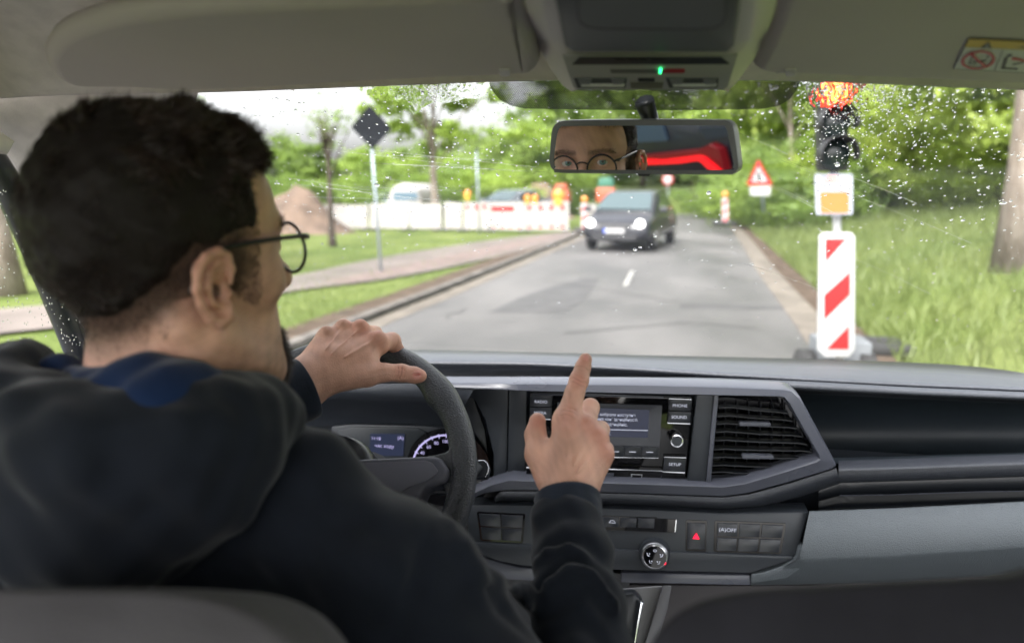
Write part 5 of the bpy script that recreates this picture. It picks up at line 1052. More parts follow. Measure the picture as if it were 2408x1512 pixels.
def head_sdf(q, ears=True):
    d = skull(q)
    qs = q.copy(); qs[:, 0] = np.abs(qs[:, 0])
    d = smin(d, d_chain(qs, [(.056, .004, -.045), (.045, .040, -.075), (.020, .071, -.096), (0, .076, -.098)], [.016, .016, .016, .018], .01), .022)
    d = smin(d, d_ell(q, (0, .050, -.064), (.047, .043, .049)), .02)
    d = smin(d, d_ball(qs, (.043, .058, -.006), .021), .018)
    d = smin(d, d_cap(qs, (.010, .084, .040), (.040, .074, .040), .009, .009), .014)
    # eye sockets, eyelids
    d = smax(d, -d_ell(qs, (.032, .097, .024), (.018, .017, .012)), .010)
    lid = smax(d_ball(qs, (.032, .0745, .024), .0142), -d_ell(qs, (.032, .092, .0235), (.0125, .020, .0046)), .002)
    d = smin(d, lid, .004)
    # nose
    d = smin(d, d_chain(q, [(0, .086, .032), (0, .096, .012), (0, .108, -.012), (0, .109, -.017)], [.0075, .0075, .0095, .0100], .006), .010)
    d = smin(d, d_ball(qs, (.0125, .096, -.020), .0085), .006)
    d = smax(d, -d_ell(qs, (.007, .102, -.030), (.0045, .006, .005)), .003)
    # mouth, chin
    d = smin(d, d_cap(qs, (0, .0905, -.045), (.019, .083, -.048), .0055, .0035), .006)
    d = smin(d, d_cap(qs, (0, .090, -.055), (.017, .083, -.052), .0060, .0035), .006)
    d = smax(d, -d_cap(qs, (0, .0975, -.0500), (.021, .088, -.0505), .0014, .001), .003)
    d = smin(d, d_ball(q, (0, .084, -.088), .018), .016)
    # neck
    n = d_chain(q, [(0, -.014, -.03), (0, -.015, -.09), (0, -.030, -.15), (0, -.050, -.22)], [.052, .0530, .0580, .070], .03)
    n = smin(n, d_cap(qs, (.055, -.022, -.035), (.020, .030, -.19), .014, .014), .02)
    n = smin(n, d_ball(q, (0, .022, -.125), .020), .04)
    d = smin(d, n, .022)
    # ears
    for s in (-1, 1) if ears else ():
        near = np.abs(q[:, 0] - s * .085) < .04
        if not near.any(): continue
        p = q[near]; ring = [ear_pt(s, u, v, .006 + .002 * (v > 0)) for u, v in EAR]
        e = d_chain(p, ring, [.0020, .0026, .0029, .0034, .0036, .0036, .0034, .0033, .0036, .0048, .0044, .0028], .003)
        pl = d_chain(p, [ear_pt(s, .002, .022, .002), ear_pt(s, -.008, .014, .002), ear_pt(s, -.009, 0, .001), ear_pt(s, -.004, -.014, .001)], [.010, .010, .010, .009], .006)
        nrm = (ear_pt(s, 0, 0, 1) - ear_pt(s, 0, 0, 0)); off = ear_pt(s, 0, 0, .0035); slab = (p - off) @ nrm
        pl = smax(pl, slab, .002); pl = smax(pl, -(slab + .004), .002)
        e = smin(e, pl, .003)
        ah = d_chain(p, [ear_pt(s, .004, .020, .004), ear_pt(s, -.006, .014, .005), ear_pt(s, -.010, .002, .006), ear_pt(s, -.006, -.011, .005), ear_pt(s, .002, -.015, .004)], [.0028, .0030, .0030, .0028, .0026], .003)
        e = smin(e, ah, .003); e = smin(e, d_ball(p, ear_pt(s, .010, -.006, .004), .0042), .004)
        root = d_cap(p, ear_pt(s, .006, .014, -.006), ear_pt(s, .006, -.012, -.006), .008, .007)
        e = smin(e, root, .006)
        e = smax(e, -d_ell(p, ear_pt(s, .002, -.003, .007), (.0085, .0065, .0085)), .003)
        d[near] = smin(d[near], e, .005)
    return d
# ---- skin colour by place on the body
def skin_cols(V, kind):
    n = len(V); base = np.tile(np.array([.56, .32, .235], F32), (n, 1))
    v = fbm(V, 60, 3)[:, None] * .12 + fbm(V, 260, 4)[:, None] * .10; base = base * (1 + v)
    def mixc(m, c): base[:] = base * (1 - m[:, None]) + np.array(c, F32) * m[:, None]
    if kind == 'head':
        q = tol(V); ax = np.abs(q[:, 0]); y, z = q[:, 1], q[:, 2]
        sst = lambda x, a, b: np.clip((x - a) / (b - a), 0, 1)
        nz = .8 + .15 * fbm(q, 260, 5, 1)
        beard = sst(-z, .040, .066) * sst(y, -.004, .030) * (1 - sst(-z, .118, .135)); must = sst(y, .070, .085) * sst(-z, .028, .036) * (1 - sst(-z, .044, .050)) * .8
        goat = sst(y, .055, .078) * sst(-z, .054, .068) * (1 - sst(ax, .018, .034))
        lips = (y > .082) & (z < -.040) & (z > -.061) & (ax < .022)
        mixc(sst(-q[:, 1] + 0, -.03, .03) * 0 + np.clip(beard * .50 * nz + must * .4 * nz, 0, .8), (.12, .075, .055)); mixc(np.clip(goat * .8 * nz, 0, .9), (.045, .03, .025))
        mixc(lips * .5, (.42, .12, .10)); mixc(((ax > .074) & (z > -.04) & (z < .04) & (np.abs(y) < .035)) * .14, (.55, .16, .11))
        # cropped side hair seen as a fade
        side = sst(z + .9 * np.clip(y, -.1, .06) * -.2, -.052, -.004) * sst(-y, -.042, -.024); back = sst(-y, .018, .03) * sst(z - np.clip(-.004 - .80 * (-q[:, 1] - .020), -.064, 0), -.018, .004)
        mixc(np.clip(np.maximum(side * (z > -.01), back) * .78, 0, .90) * ((ax < .078) | (z > .04) | (y < -.03)), (.035, .024, .02))
        brow = np.exp(-((z - .0425 - .10 * np.clip(ax - .012, 0, .022) + .25 * np.clip(ax - .036, 0, 1)) / (.0040 - .04 * np.clip(ax - .03, 0, .04))) ** 2) * (ax > .010) * (ax < .052) * (y > .05); mixc(np.clip(brow * .5, 0, .45), (.035, .022, .018))
        mixc(np.exp(-((ax - .032) / .016) ** 2 - ((z - .020) / .010) ** 2) * .25 * (y > .06), (.30, .13, .10))
    return base
MSKIN = mat("skin", (.4, .2, .15), .50, spec=.4, sss=.10, bump=.8, bscale=620, bkind='VORONOI', bdist=.0005)
nt = MSKIN.node_tree; at_ = nt.nodes.new("ShaderNodeAttribute"); at_.attribute_name = "tone"; nt.links.new(at_.outputs["Color"], nt.nodes["Principled BSDF"].inputs["Base Color"])

headV, headF = snets(lambda p: head_sdf(p), (-.105, -.12, -.215), (.105, .135, .145), .0016)
headV = smooth_mesh(headV, headF, 1, .5); headVl = headV.copy(); headV = tow(headV)

# ---- hands, built in place
def Pa(x, y, d): return A3(P(x, y, d))
def finger(p, pts, rr, k=.003): return d_chain(p, pts, rr, k)
def webbed(p, parts, k):
    d = None
    for e in parts: d = e if d is None else smin(d, e, k)
    return d
# pointing hand
RW = Pa(1335, 1185, .822); RI, RM, RRg, RP = Pa(1334, 990, .853), Pa(1376, 1002, .860), Pa(1404, 1030, .858), Pa(1418, 1068, .850)
def rhand(p):
    palm = webbed(p, [d_cap(p, RW, RI, .0255, .0170), d_cap(p, RW, RM, .0265, .0150), d_cap(p, RW, RRg, .0245, .0140), d_cap(p, RW, RP, .0235, .0130), d_cap(p, Pa(1300, 1075, .850), Pa(1395, 1080, .855), .018, .0165)], .010)
    arm = d_cap(p, Pa(1345, 1290, .78), RW, .032, .0275); palm = smin(palm, arm, .016)
    th = finger(p, [Pa(1296, 1122, .842), Pa(1268, 1068, .856), Pa(1259, 1022, .868), Pa(1264, 990, .872)], [.0190, .0160, .0118, .0098], .006)
    palm = smin(palm, th, .008)
    ix = finger(p, [RI, Pa(1351, 925, .862), Pa(1362, 893, .868), Pa(1371, 863, .872), Pa(1377, 845, .873)], [.0150, .0112, .0112, .0090, .0076], .003); 
    md = finger(p, [RM, Pa(1388, 958, .886), Pa(1384, 985, .908), Pa(1368, 1010, .900)], [.0130, .0105, .0095, .0085], .004)
    rg = finger(p, [RRg, Pa(1413, 1010, .892), Pa(1404, 1035, .908), Pa(1390, 1050, .895)], [.0120, .0100, .009, .008], .004)
    pk = finger(p, [RP, Pa(1424, 1056, .880), Pa(1412, 1075, .895), Pa(1400, 1085, .885)], [.0108, .0090, .008, .007], .004)
    d = smin(palm, ix, .007)
    for e in (md, rg, pk): d = smin(d, e, .0035)
    # knuckles, tendons, creases
    for c, r in ((Pa(1338, 985, .842), .0085), (Pa(1381, 999, .849), .0085), (Pa(1409, 1027, .848), .0080), (Pa(1424, 1066, .842), .0072)): d = smin(d, d_ball(p, c, r), .007)
    for a, b in ((Pa(1336, 1010, .8395), Pa(1333, 1110, .802)), (Pa(1378, 1020, .846), Pa(1342, 1115, .801)), (Pa(1404, 1045, .8455), Pa(1350, 1120, .801))): d = smin(d, d_cap(p, a, b, .0004, .0002), .006)
    for cx, cy, dd, n_ in ((1362, 897, .8585, 4), (1371, 867, .864, 2), (1340, 968, .840, 3)):
        for j in range(n_):
            yy = cy + (j - (n_ - 1) / 2) * 5.5; d = smax(d, -d_cap(p, Pa(cx - 15, yy + 3, dd + .002), Pa(cx + 14, yy - 3, dd + .002), .0006, .0006), .0016)
    return d
# gripping hand
LW = Pa(716, 903, .930); LI, LM_, LR_, LP = Pa(886, 808, .972), Pa(846, 782, .985), Pa(806, 780, .985), Pa(766, 795, .972)
def lhand(p):
    palm = webbed(p, [d_cap(p, LW, LI, .0260, .0165), d_cap(p, LW, LM_, .0255, .0155), d_cap(p, LW, LR_, .0240, .0145), d_cap(p, LW, LP, .0235, .0130), d_cap(p, Pa(790, 850, .945), Pa(860, 850, .955), .020, .017)], .010)
    palm = smin(palm, d_cap(p, Pa(600, 950, .88), LW, .030, .0270), .016)
    th = finger(p, [Pa(775, 893, .930), Pa(865, 884, .940), Pa(905, 876, .945), Pa(944, 877, .950), Pa(975, 882, .953), Pa(988, 884, .954)], [.0180, .0135, .0115, .0112, .0103, .0085], .004)
    palm = smin(palm, th, .012)
    d = palm
    for a, pts, rr in ((0, [LI, Pa(922, 802, .992), Pa(934, 826, 1.012), Pa(925, 850, 1.016)], [.0135, .0112, .0098, .0085]), (1, [LM_, Pa(880, 786, 1.026), Pa(892, 812, 1.046), Pa(890, 840, 1.040)], [.0130, .0112, .0098, .0085]),
                       (2, [LR_, Pa(842, 786, 1.034), Pa(856, 812, 1.052), Pa(852, 842, 1.044)], [.0125, .0105, .0092, .008]), (3, [LP, Pa(800, 795, 1.020), Pa(812, 820, 1.035), Pa(812, 845, 1.030)], [.0110, .0095, .0082, .007])):
        d = smin(d, finger(p, pts, rr, .004), .005)
    for c, r in ((Pa(888, 794, .962), .0090), (Pa(848, 766, .975), .0088), (Pa(808, 764, .975), .0082), (Pa(768, 780, .964), .0075)): d = smin(d, d_ball(p, c, r), .007)
    for a, b in ((Pa(880, 800, .955), Pa(760, 868, .906)), (Pa(842, 776, .966), Pa(752, 856, .906)), (Pa(804, 776, .968), Pa(744, 846, .908))): d = smin(d, d_cap(p, a, b, .0004, .0003), .005)
    for cx in (936, 942, 948, 916): d = smax(d, -d_cap(p, Pa(cx, 862, .9405), Pa(cx + 2, 886, .9405), .0006, .0006), .0014)
    # nail bed of the thumb
    d = smax(d, -d_ell(p, Pa(981, 881, .9425), (.0060, .0012, .0050), np.array(CR, F32)), .0012)
    return d
def bbox(ps, pad): ps = np.array(ps); return ps.min(0) - pad, ps.max(0) + pad
lo, hi = bbox([RW, Pa(1345, 1260, .79), RI, RP, Pa(1377, 845, .873), Pa(1264, 990, .872), Pa(1384, 985, .908), Pa(1240, 1000, .87)], .035)
rV, rF = snets(rhand, lo, hi, .0012); rV = smooth_mesh(rV, rF, 1, .4)
lo, hi = bbox([LW, Pa(620, 945, .885), LI, LP, Pa(988, 884, .954), Pa(892, 812, 1.046), Pa(812, 845, 1.03)], .035)
lV, lF = snets(lhand, lo, hi, .0012); lV = smooth_mesh(lV, lF, 1, .4)
def hand_cols(V, reds, nails=()):
    c = skin_cols(V, 'hand'); 
    for q, r, m in reds:
        w_ = np.exp(-(np.linalg.norm(V - q, axis=1) / r) ** 2)[:, None] * m; c = c * (1 - w_) + np.array([.50, .16, .12], F32) * w_
    for q, r in nails:
        w_ = (np.linalg.norm(V - q, axis=1) < r)[:, None] * .6; c = c * (1 - w_) + np.array([.66, .30, .27], F32) * w_
    return c
rC = hand_cols(rV, [(Pa(1338, 985, .842), .014, .45), (Pa(1381, 999, .849), .013, .5), (Pa(1409, 1027, .848), .013, .5), (Pa(1424, 1066, .842), .012, .5), (Pa(1362, 897, .858), .010, .5), (Pa(1376, 848, .866), .008, .4), (Pa(1262, 990, .862), .010, .5)], [(Pa(1378, 842, .867), .0035)])
def crease_cols(V, C, items):
    for c, d, w, n_, m in items:
        d = d / np.linalg.norm(d); q = V - c; sA = q @ d; r = np.linalg.norm(q - sA[:, None] * d, axis=1)
        k = (np.exp(-(sA / (w * .6)) ** 2) * np.exp(-(r / .010) ** 4) * np.clip(np.sin(sA / w * math.pi * n_ + 1.2 * fbm(V, 400, 77, 1)), 0, 1) ** 2 * m)[:, None]; C[:] = C * (1 - k) + np.array([.22, .085, .06], F32) * k
    return C
rC = crease_cols(rV, rC, [(Pa(1362, 897, .857), Pa(1371, 867, .864) - Pa(1351, 925, .862), .008, 3, .6), (Pa(1372, 866, .863), Pa(1377, 845, .873) - Pa(1362, 893, .868), .004, 2, .5), (Pa(1338, 972, .842), Pa(1351, 925, .862) - RI, .012, 4, .45), (Pa(1385, 985, .85), Pa(1388, 958, .886) - RM, .008, 2, .35)])
lC = hand_cols(lV, [(Pa(888, 794, .962), .014, .4), (Pa(848, 766, .975), .013, .4), (Pa(930, 810, 1.0), .014, .4), (Pa(985, 882, .945), .011, .45), (Pa(942, 874, .942), .009, .4)], [(Pa(982, 881, .943), .0062)])
lC = crease_cols(lV, lC, [(Pa(942, 874, .941), Pa(975, 882, .953) - Pa(905, 876, .945), .009, 4, .7), (Pa(928, 806, .985), Pa(934, 826, 1.01) - LI, .006, 2, .4)])
# bare arms and chest hidden under the sweatshirt join head and hands into one body
SHR, ELR, SHL, ELL = Pa(925, 1370, .62), Pa(1345, 1745, .625), Pa(-230, 1280, .66), Pa(120, 1400, .80)
NB_ = tow(A3((0, -.06, -.20))[None])[0]
def under(p):
    d = d_chain(p, [SHR, ELR, Pa(1350, 1300, .775)], [.030, .032, .026], .02); d = smin(d, d_chain(p, [SHL, ELL, Pa(600, 950, .88)], [.040, .034, .024], .02), .02)
    d = smin(d, d_chain(p, [SHL + A3((0, .02, -.03)), NB_ + A3((0, .03, -.02)), SHR], [.030, .032, .030], .02), .02); d = smin(d, d_cap(p, NB_ + A3((0, .03, -.02)), NB_ + A3((0, .12, -.45)), .03, .04), .02); return d
lo, hi = bbox([SHR, ELR, SHL, ELL, NB_, NB_ + A3((0, 0, -.45)), Pa(600, 950, .88), Pa(1350, 1300, .775)], .14)
uV, uF = snets(under, lo, hi, .011)
parts_ = [(headV, headF, skin_cols(headV, 'head')), (rV, rF, rC), (lV, lF, lC), (uV, uF, skin_cols(uV, 'x'))]
VV_, FF_, CC_ = [], [], []; k = 0
for v, f, c in parts_: VV_.append(v); FF_.append(f + k); CC_.append(c); k += len(v)
bme_ = npmesh(np.concatenate(VV_), np.concatenate(FF_), "body"); CC_ = np.concatenate(CC_)
def setcol(me, C, name="tone"):
    a = me.color_attributes.new(name, 'FLOAT_COLOR', 'POINT'); a.data.foreach_set("color", np.concatenate([C, np.ones((len(C), 1), F32)], 1).astype(F32).ravel())
setcol(bme_, CC_); body = link("body", bme_, MSKIN, person, smooth=True)

# ---- eyes
def ball_mesh(c, r, name, m, par, n=20):
    return MB().lathe([(r * math.sin(math.pi * i / n), -r * math.cos(math.pi * i / n)) for i in range(1, n)], c, HEADR @ Vector((.0, 1, 0)), 24).build(name, m, par, smooth=True)
MEYE = mat("eye_white", (.62, .58, .55), .2, spec=.6); MIRIS = mat("iris", (.10, .20, .20), .15, spec=.7)
EYC = [lw(-.032, .0745, .024), lw(.032, .0745, .024)]
gaze = None
for c in EYC:
    e = ball_mesh(c, .0122, "eye", MEYE, person); g = (PPL(1400, 380, P(1515, 347, .9), CR @ Vector((0, 0, 1))) - c).normalized(); g = (g + HEADR @ Vector((0, 1.0, 0)) * .35).normalized()
    MB().lathe([(.0060, .0107), (.0055, .0118), (.0024, .0123)], c, g, 24).build("iris", MIRIS, e, smooth=True); MB().lathe([(.0026, .0120), (.0020, .0126)], c, g, 16).build("pupil", MBLK, e)

# ---- hair: a close shell and thousands of short strands
def hair_thick(q):
    ax = np.abs(q[:, 0]); y, z = q[:, 1], q[:, 2]; ss = lambda x, a, b: np.clip((x - a) / (b - a), 0, 1) ** 1
    top = ss(z, .075, .118); t = .0025 + .0070 * top * (1 - .25 * ss(-y, .03, .09))
    t = t + .002 * ss(z, .10, .12) * ss(y, .00, .05)
    hl_front = ss(z - .052 - .35 * np.clip(.085 - y, 0, .05) * -1 * 0, .020, .034)                     # forehead hairline height
    front = np.where(y > .045, ss(z - (.094 - .25 * (ax - .02)), -.004, .006), 1.0)
    temple = 1 - ss(y, .040, .052) * (z < .08)
    side_low = ss(z - .018 - .25 * np.clip(y, 0, .05), -.006, .026)   # above the ear, sideburn
    nape = ss(z - np.clip(.014 - .95 * (-y - .018), -.048, .014), -.010, .024)
    m = front * temple * np.where(y < -.018, nape, side_low)
    return t * m - .006 * (1 - m), m
def hair_sdf(q):
    t, m = hair_thick(q); n = fbm(q, 150, 9, 2) * .0018 + fbm(q, 60, 8, 1) * .0018; return head_sdf(q, False) - (t + np.maximum(n * np.clip(m, 0, 1), -.45 * np.abs(t)))
hV, hF = snets(hair_sdf, (-.115, -.135, -.11), (.115, .14, .170), .0026)
t_, m_h = hair_thick(hV); keepv = m_h > .25; hF = hF[keepv[hF].all(1)]
use = np.unique(hF); remap = -np.ones(len(hV), int); remap[use] = np.arange(len(use)); hV2 = hV[use]; hF2 = remap[hF]
MHAIR = mat("hair", (.010, .007, .006), .6, spec=.2, bump=.8, bscale=700, bdist=.0008, stretch=(1, 1, .3))
MHAIRS = mat("hair_strands", (.036, .022, .017), .40, spec=.4, var=.35, vscale=50)
hair = link("hair", npmesh(tow(hV2.astype(F32)), hF2, "hair"), MHAIR, person, smooth=True)
def face_normals(V, F): a = V[F[:, 2]] - V[F[:, 0]]; b = V[F[:, 3]] - V[F[:, 1]]; n = np.cross(a, b); l = np.linalg.norm(n, axis=1); return n / np.maximum(l, 1e-9)[:, None], l * .5
def strands(V, F, n, lenf, dirf, wid, rs, segs=3, wfn=None):
    N_, Ar = face_normals(V, F); cen = V[F].mean(1)
    if wfn is not None: Ar = Ar * wfn(cen)
    i = rs.choice(len(F), n, p=Ar / Ar.sum()); b = rs.dirichlet([1, 1, 1, 1], n); base = (V[F[i]] * b[:, :, None]).sum(1); nn = N_[i]
    L = lenf(base, rs)[:, None]; fl = dirf(base, nn, rs); fl = fl / np.linalg.norm(fl, axis=1)[:, None]; side = np.cross(fl, rs.normal(size=(n, 3))); side /= np.linalg.norm(side, axis=1)[:, None]
    pts = []; curl = rs.normal(size=(n, 3)) * .12
    for s in range(segs + 1):
        t = s / segs; c = base - nn * .002 + fl * L * t + (curl + np.array([0, 0, -.10])) * L * t * t; wv = side * wid * (1 - .75 * t); pts += [c - wv, c + wv]
    Vn_ = np.stack(pts, 1).reshape(-1, 3); k = 2 * (segs + 1); o = np.arange(n)[:, None] * k; Fn = np.concatenate([o + np.array([[2 * s, 2 * s + 1, 2 * s + 3, 2 * s + 2]]) for s in range(segs)], 0); return Vn_, Fn
rs = np.random.RandomState(3)
def hlen(b, rs):
    z = b[:, 2]; y = b[:, 1]; t = np.clip((z - .05) / .06, 0, 1); return (.0040 + .0062 * t + .004 * t * np.clip(y / .07, 0, 1)) * rs.uniform(.6, 1.35, len(b)) * np.where((rs.uniform(size=len(b)) < .06) & (z > .09) & (y > .03), 1.5, 1)
def hdir(b, nn, rs):
    z = b[:, 2]; y = b[:, 1]; top = np.clip((z - .07) / .05, 0, 1)[:, None]; flow = top * np.array([[.15, .95, .12]]) + (1 - top) * np.array([[0, .12, -.9]]); whorl = np.stack([b[:, 0] * 2, (b[:, 1] + .05) * 9, 0 * y], 1) * np.clip(-y / .08, 0, 1)[:, None] * top
    clump = np.stack([fbm(b, 110, 20, 1), fbm(b, 110, 21, 1), fbm(b, 110, 22, 1)], 1) * .65
    return nn * (.30 + .08 * top) + flow * .9 + whorl + clump + rs.normal(size=b.shape) * .12
sV, sF = strands(hV2, hF2, 34000, hlen, hdir, .00042, rs, wfn=lambda c: np.clip((hair_thick(c)[0]) / .006, .15, 1.2))
link("hair_strands", npmesh(tow(sV.astype(F32)), sF, "hair_strands"), MHAIRS, hair)
# cropped fade below the longer hair, beard, eyebrows
def fade_w(c):
    ax = np.abs(c[:, 0]); y, z = c[:, 1], c[:, 2]; a = (y < .046) & (z > .002 - .6 * np.clip(y, 0, .05)) & (z < .09) & ~((ax > .079) & (z < .034) & (y > -.03) & (y < .02)); b_ = (y < -.024) & (z > -.012 + np.clip(-.004 - .80 * (-y - .020), -.066, 0) + .010 * np.sin(ax * 400)) & (z < .02) & (ax < .08); return (a | b_).astype(float) + 1e-9
fV, fF = strands(headVl, headF, 60000, lambda b, rs: .0055 * rs.uniform(.6, 1.3, len(b)) * (.55 + .45 * np.clip((b[:, 2] + .08) / .1, 0, 1)), lambda b, nn, rs: nn * .6 + np.array([[0, -.1, -.8]]) + rs.normal(size=b.shape) * .2, .00022, rs, 2, fade_w)
link("cropped_hair", npmesh(tow(fV.astype(F32)), fF, "cropped_hair"), MHAIRS, hair)
def beard_w(c):
    ax = np.abs(c[:, 0]); y, z = c[:, 1], c[:, 2]; s = np.clip((-z - .040) / .03, 0, 1) * (y > .008) * (z > -.13); g = 9 * (ax < .032) * (y > .06) * (z < -.056) * (z > -.11); m = 2.0 * (y > .08) * (z < -.030) * (z > -.043) * (ax < .03)
    return s + g + m + 1e-9
bV_, bF_ = strands(headVl, headF, 9000, lambda b, rs: (.0024 + .0065 * (np.abs(b[:, 0]) < .03) * (b[:, 1] > .06) * (b[:, 2] < -.056)) * rs.uniform(.6, 1.3, len(b)), lambda b, nn, rs: nn * .7 + np.array([[0, .1, -.7]]) + rs.normal(size=b.shape) * .25, .00022, rs, 2, beard_w)
link("beard", npmesh(tow(bV_.astype(F32)), bF_, "beard"), MHAIRS, person)
def brow_w(c): ax = np.abs(c[:, 0]); return ((np.abs(c[:, 2] - .0425 - .10 * np.clip(ax - .012, 0, .022) + .25 * np.clip(ax - .036, 0, 1)) < .0045) & (ax > .010) & (ax < .054) & (c[:, 1] > .05)).astype(float) + 1e-9
eV, eF = strands(headVl, headF, 700, lambda b, rs: .006 * rs.uniform(.6, 1.2, len(b)), lambda b, nn, rs: nn * .4 + np.stack([np.sign(b[:, 0]) * .9, 0 * b[:, 0], 0 * b[:, 0] + .25], 1) + rs.normal(size=b.shape) * .15, .00028, rs, 2, brow_w)
link("eyebrows", npmesh(tow(eV.astype(F32)), eF, "eyebrows"), MHAIRS, person)

# ---- glasses
MGF = mat("glasses_black", (.010, .010, .012), .3, spec=.5)
gls = bpy.data.objects.new("glasses", None); COL.objects.link(gls); gls.location = lw(0, .1, .022); gls.parent = person; gls.matrix_parent_inverse = PINV(person)
bpy.context.view_layer.update()
GY, GZ_ = .099, .016
for s in (-1, 1):
    ring = []
    for k in range(37):
        a = 2 * math.pi * k / 36; rx = .0245 * (1 + .04 * math.cos(2 * a)); rz = .0225 + .001 * math.sin(a); ring.append(lw(s * .0345 + rx * math.cos(a), GY - .0035 * ((rx * math.cos(a) * s + .02) / .045) - .0, GZ_ + rz * math.sin(a)))
    MB().tube(ring, .0016, 8, cap=False).build("lens_rim", MGF, gls, smooth=True)
    MB().add([r.copy() for r in ring[:-1]], [tuple(range(36))]).build("lens", glassmat("lens_glass", .02), gls)
    hx = .0345 + .0250
    MB().tube(catmull([lw(s * (hx - .003), GY - .004, GZ_ + .011), lw(s * (hx + .006), GY - .005, GZ_ + .014), lw(s * .0700, .080, GZ_ + .0145), lw(s * .0760, .045, GZ_ + .0145), lw(s * .0795, .008, GZ_ + .0125), lw(s * .0800, -.004, GZ_ + .007), lw(s * .0785, -.016, GZ_ - .004), lw(s * .0765, -.024, GZ_ - .020)], 40), .0018, 8, sx=1.2).build("temple", MGF, gls, smooth=True)
    MB().box((0, 0, 0), (.005, .004, .004), None).build("hinge", MGF, gls, bevel=.0008).matrix_world = Matrix.Translation(lw(s * (hx + .004), GY - .004, GZ_ + .0125))
MB().tube(catmull([lw(-.0105, GY, GZ_ + .008), lw(-.004, GY + .003, GZ_ + .0115), lw(.004, GY + .003, GZ_ + .0115), lw(.0105, GY, GZ_ + .008)], 12), .0013, 8).build("bridge", MGF, gls, smooth=True)

# ---- hooded sweatshirt
MHOOD = mat("sweatshirt", (.0080, .0105, .0160), .9, spec=.15, sheen=.15, bump=.6, bscale=900, bdist=.0006, var=.12, vscale=30)
MCUFF = mat("cuff_rib", (.015, .020, .031), .9, spec=.15, sheen=.18, bump=.8, bscale=700, bdist=.0008, var=.15, vscale=60)
MLINE = mat("hood_lining", (.008, .020, .060), .9, spec=.1, sheen=.15, bump=.5, bscale=700, bdist=.0006)
FW = CR @ Vector((0, 0, -1))
def march(fn, x, y, t0=.25, t1=1.4):
    r = ray(x, y); t = t0
    for _ in range(90):
        d = float(fn(np.array([C0 + r * t], F32))[0])
        if d < .0006: return A3(C0 + r * t)
        t += max(.0008, d * .8)
        if t > t1: return None
    return A3(C0 + r * t)
def sleeve_base(p):
    return d_chain(p, [Pa(925, 1362, .60), Pa(1095, 1570, .60), Pa(1305, 1790, .61)], [.057, .057, .058], .02)
def fore_base(p):
    return d_chain(p, [Pa(1360, 1760, .625), Pa(1366, 1560, .675), Pa(1362, 1430, .715), Pa(1352, 1310, .760), Pa(1340, 1238, .792), Pa(1337, 1222, .800)], [.058, .050, .0475, .0450, .0400, .0345], .012)
def torso_base(p):
    d = d_chain(p, [Pa(925, 1362, .61), Pa(720, 1150, .63), Pa(420, 1120, .64), Pa(60, 1160, .64), Pa(-260, 1300, .66)], [.056, .042, .050, .050, .060], .04)
    d = smin(d, d_cap(p, Pa(420, 1400, .66), Pa(300, 2000, .70), .10, .17), .08)
    d = smin(d, d_cap(p, Pa(800, 1460, .64), Pa(620, 2100, .66), .08, .14), .07)
    d = smin(d, d_cap(p, Pa(0, 1400, .62), Pa(-50, 2100, .66), .09, .14), .07)
    d = smin(d, d_chain(p, [Pa(-260, 1300, .66), Pa(60, 1420, .80), Pa(540, 985, .87), Pa(600, 958, .885)], [.062, .058, .048, .040], .02), .03)
    return d
def hoodie_base(p):
    d = smin(torso_base(p), sleeve_base(p), .03); return smin(d, fore_base(p), .012)
def fold_pts(pxs, depth=.003):
    out = []
    for x, y in pxs:
        h = march(hoodie_base, x, y)
        if h is not None: r = A3(ray(x, y).normalized()); out.append(h + r * depth)
    return out
RID = [([(1262, 1262), (1290, 1232), (1340, 1218), (1390, 1230), (1428, 1262)], .006), ([(1252, 1345), (1290, 1300), (1340, 1283), (1395, 1300), (1440, 1352)], .0065), ([(1262, 1425), (1300, 1378), (1345, 1345), (1392, 1350), (1440, 1398), (1466, 1460)], .007), ([(1290, 1455), (1340, 1420), (1400, 1402), (1440, 1450), (1462, 1508)], .0075),
       ([(1180, 1385), (1250, 1425), (1330, 1470), (1380, 1512)], .008), ([(1350, 1235), (1352, 1262), (1366, 1285)], .004), ([(1010, 1165), (1050, 1230), (1075, 1290), (1110, 1350), (1150, 1400)], .008), ([(1060, 1240), (1085, 1215), (1098, 1245)], .009),
       ([(870, 1045), (930, 1085), (990, 1140), (1050, 1195)], .006), ([(1160, 1372), (1205, 1366), (1245, 1400), (1255, 1470)], .010)]
CRE = [([(1268, 1285), (1320, 1262), (1380, 1268), (1425, 1310)], .004), ([(1268, 1380), (1310, 1335), (1360, 1315), (1410, 1330), (1450, 1385)], .004), ([(1275, 1440), (1320, 1405), (1380, 1378), (1430, 1420), (1455, 1470)], .0045), ([(1290, 1480), (1360, 1445), (1410, 1470), (1436, 1512)], .005), ([(1020, 1230), (1000, 1300), (975, 1400), (940, 1500)], .005), ([(1130, 1370), (1190, 1420), (1250, 1490)], .006)]
RIDP = [(fold_pts(a, .0025), r) for a, r in RID]; CREP = [(fold_pts(a, -.001), r) for a, r in CRE]
def hoodie_sdf(p):
    d = hoodie_base(p); near = np.abs(d) < .03
    if near.any():
        q = p[near]; e = d[near]
        for pts, r in RIDP:
            if len(pts) > 1: e = smin(e, d_chain(q, pts, [r * .55] + [r * 1.12] * (len(pts) - 2) + [r * .5], .004), .007)
        for pts, r in CREP:
            if len(pts) > 1: e = smax(e, -d_chain(q, pts, [r * .5] + [r * 1.3] * (len(pts) - 2) + [r * .5], .003), .007)
        e = e + fbm(q, 38, 31, 2) * .0042 + np.maximum(0, fbm(q, 24, 33, 1)) * .004 + fbm(q, 110, 32, 1) * .0010
        d[near] = e
    # opening for the neck
    return d
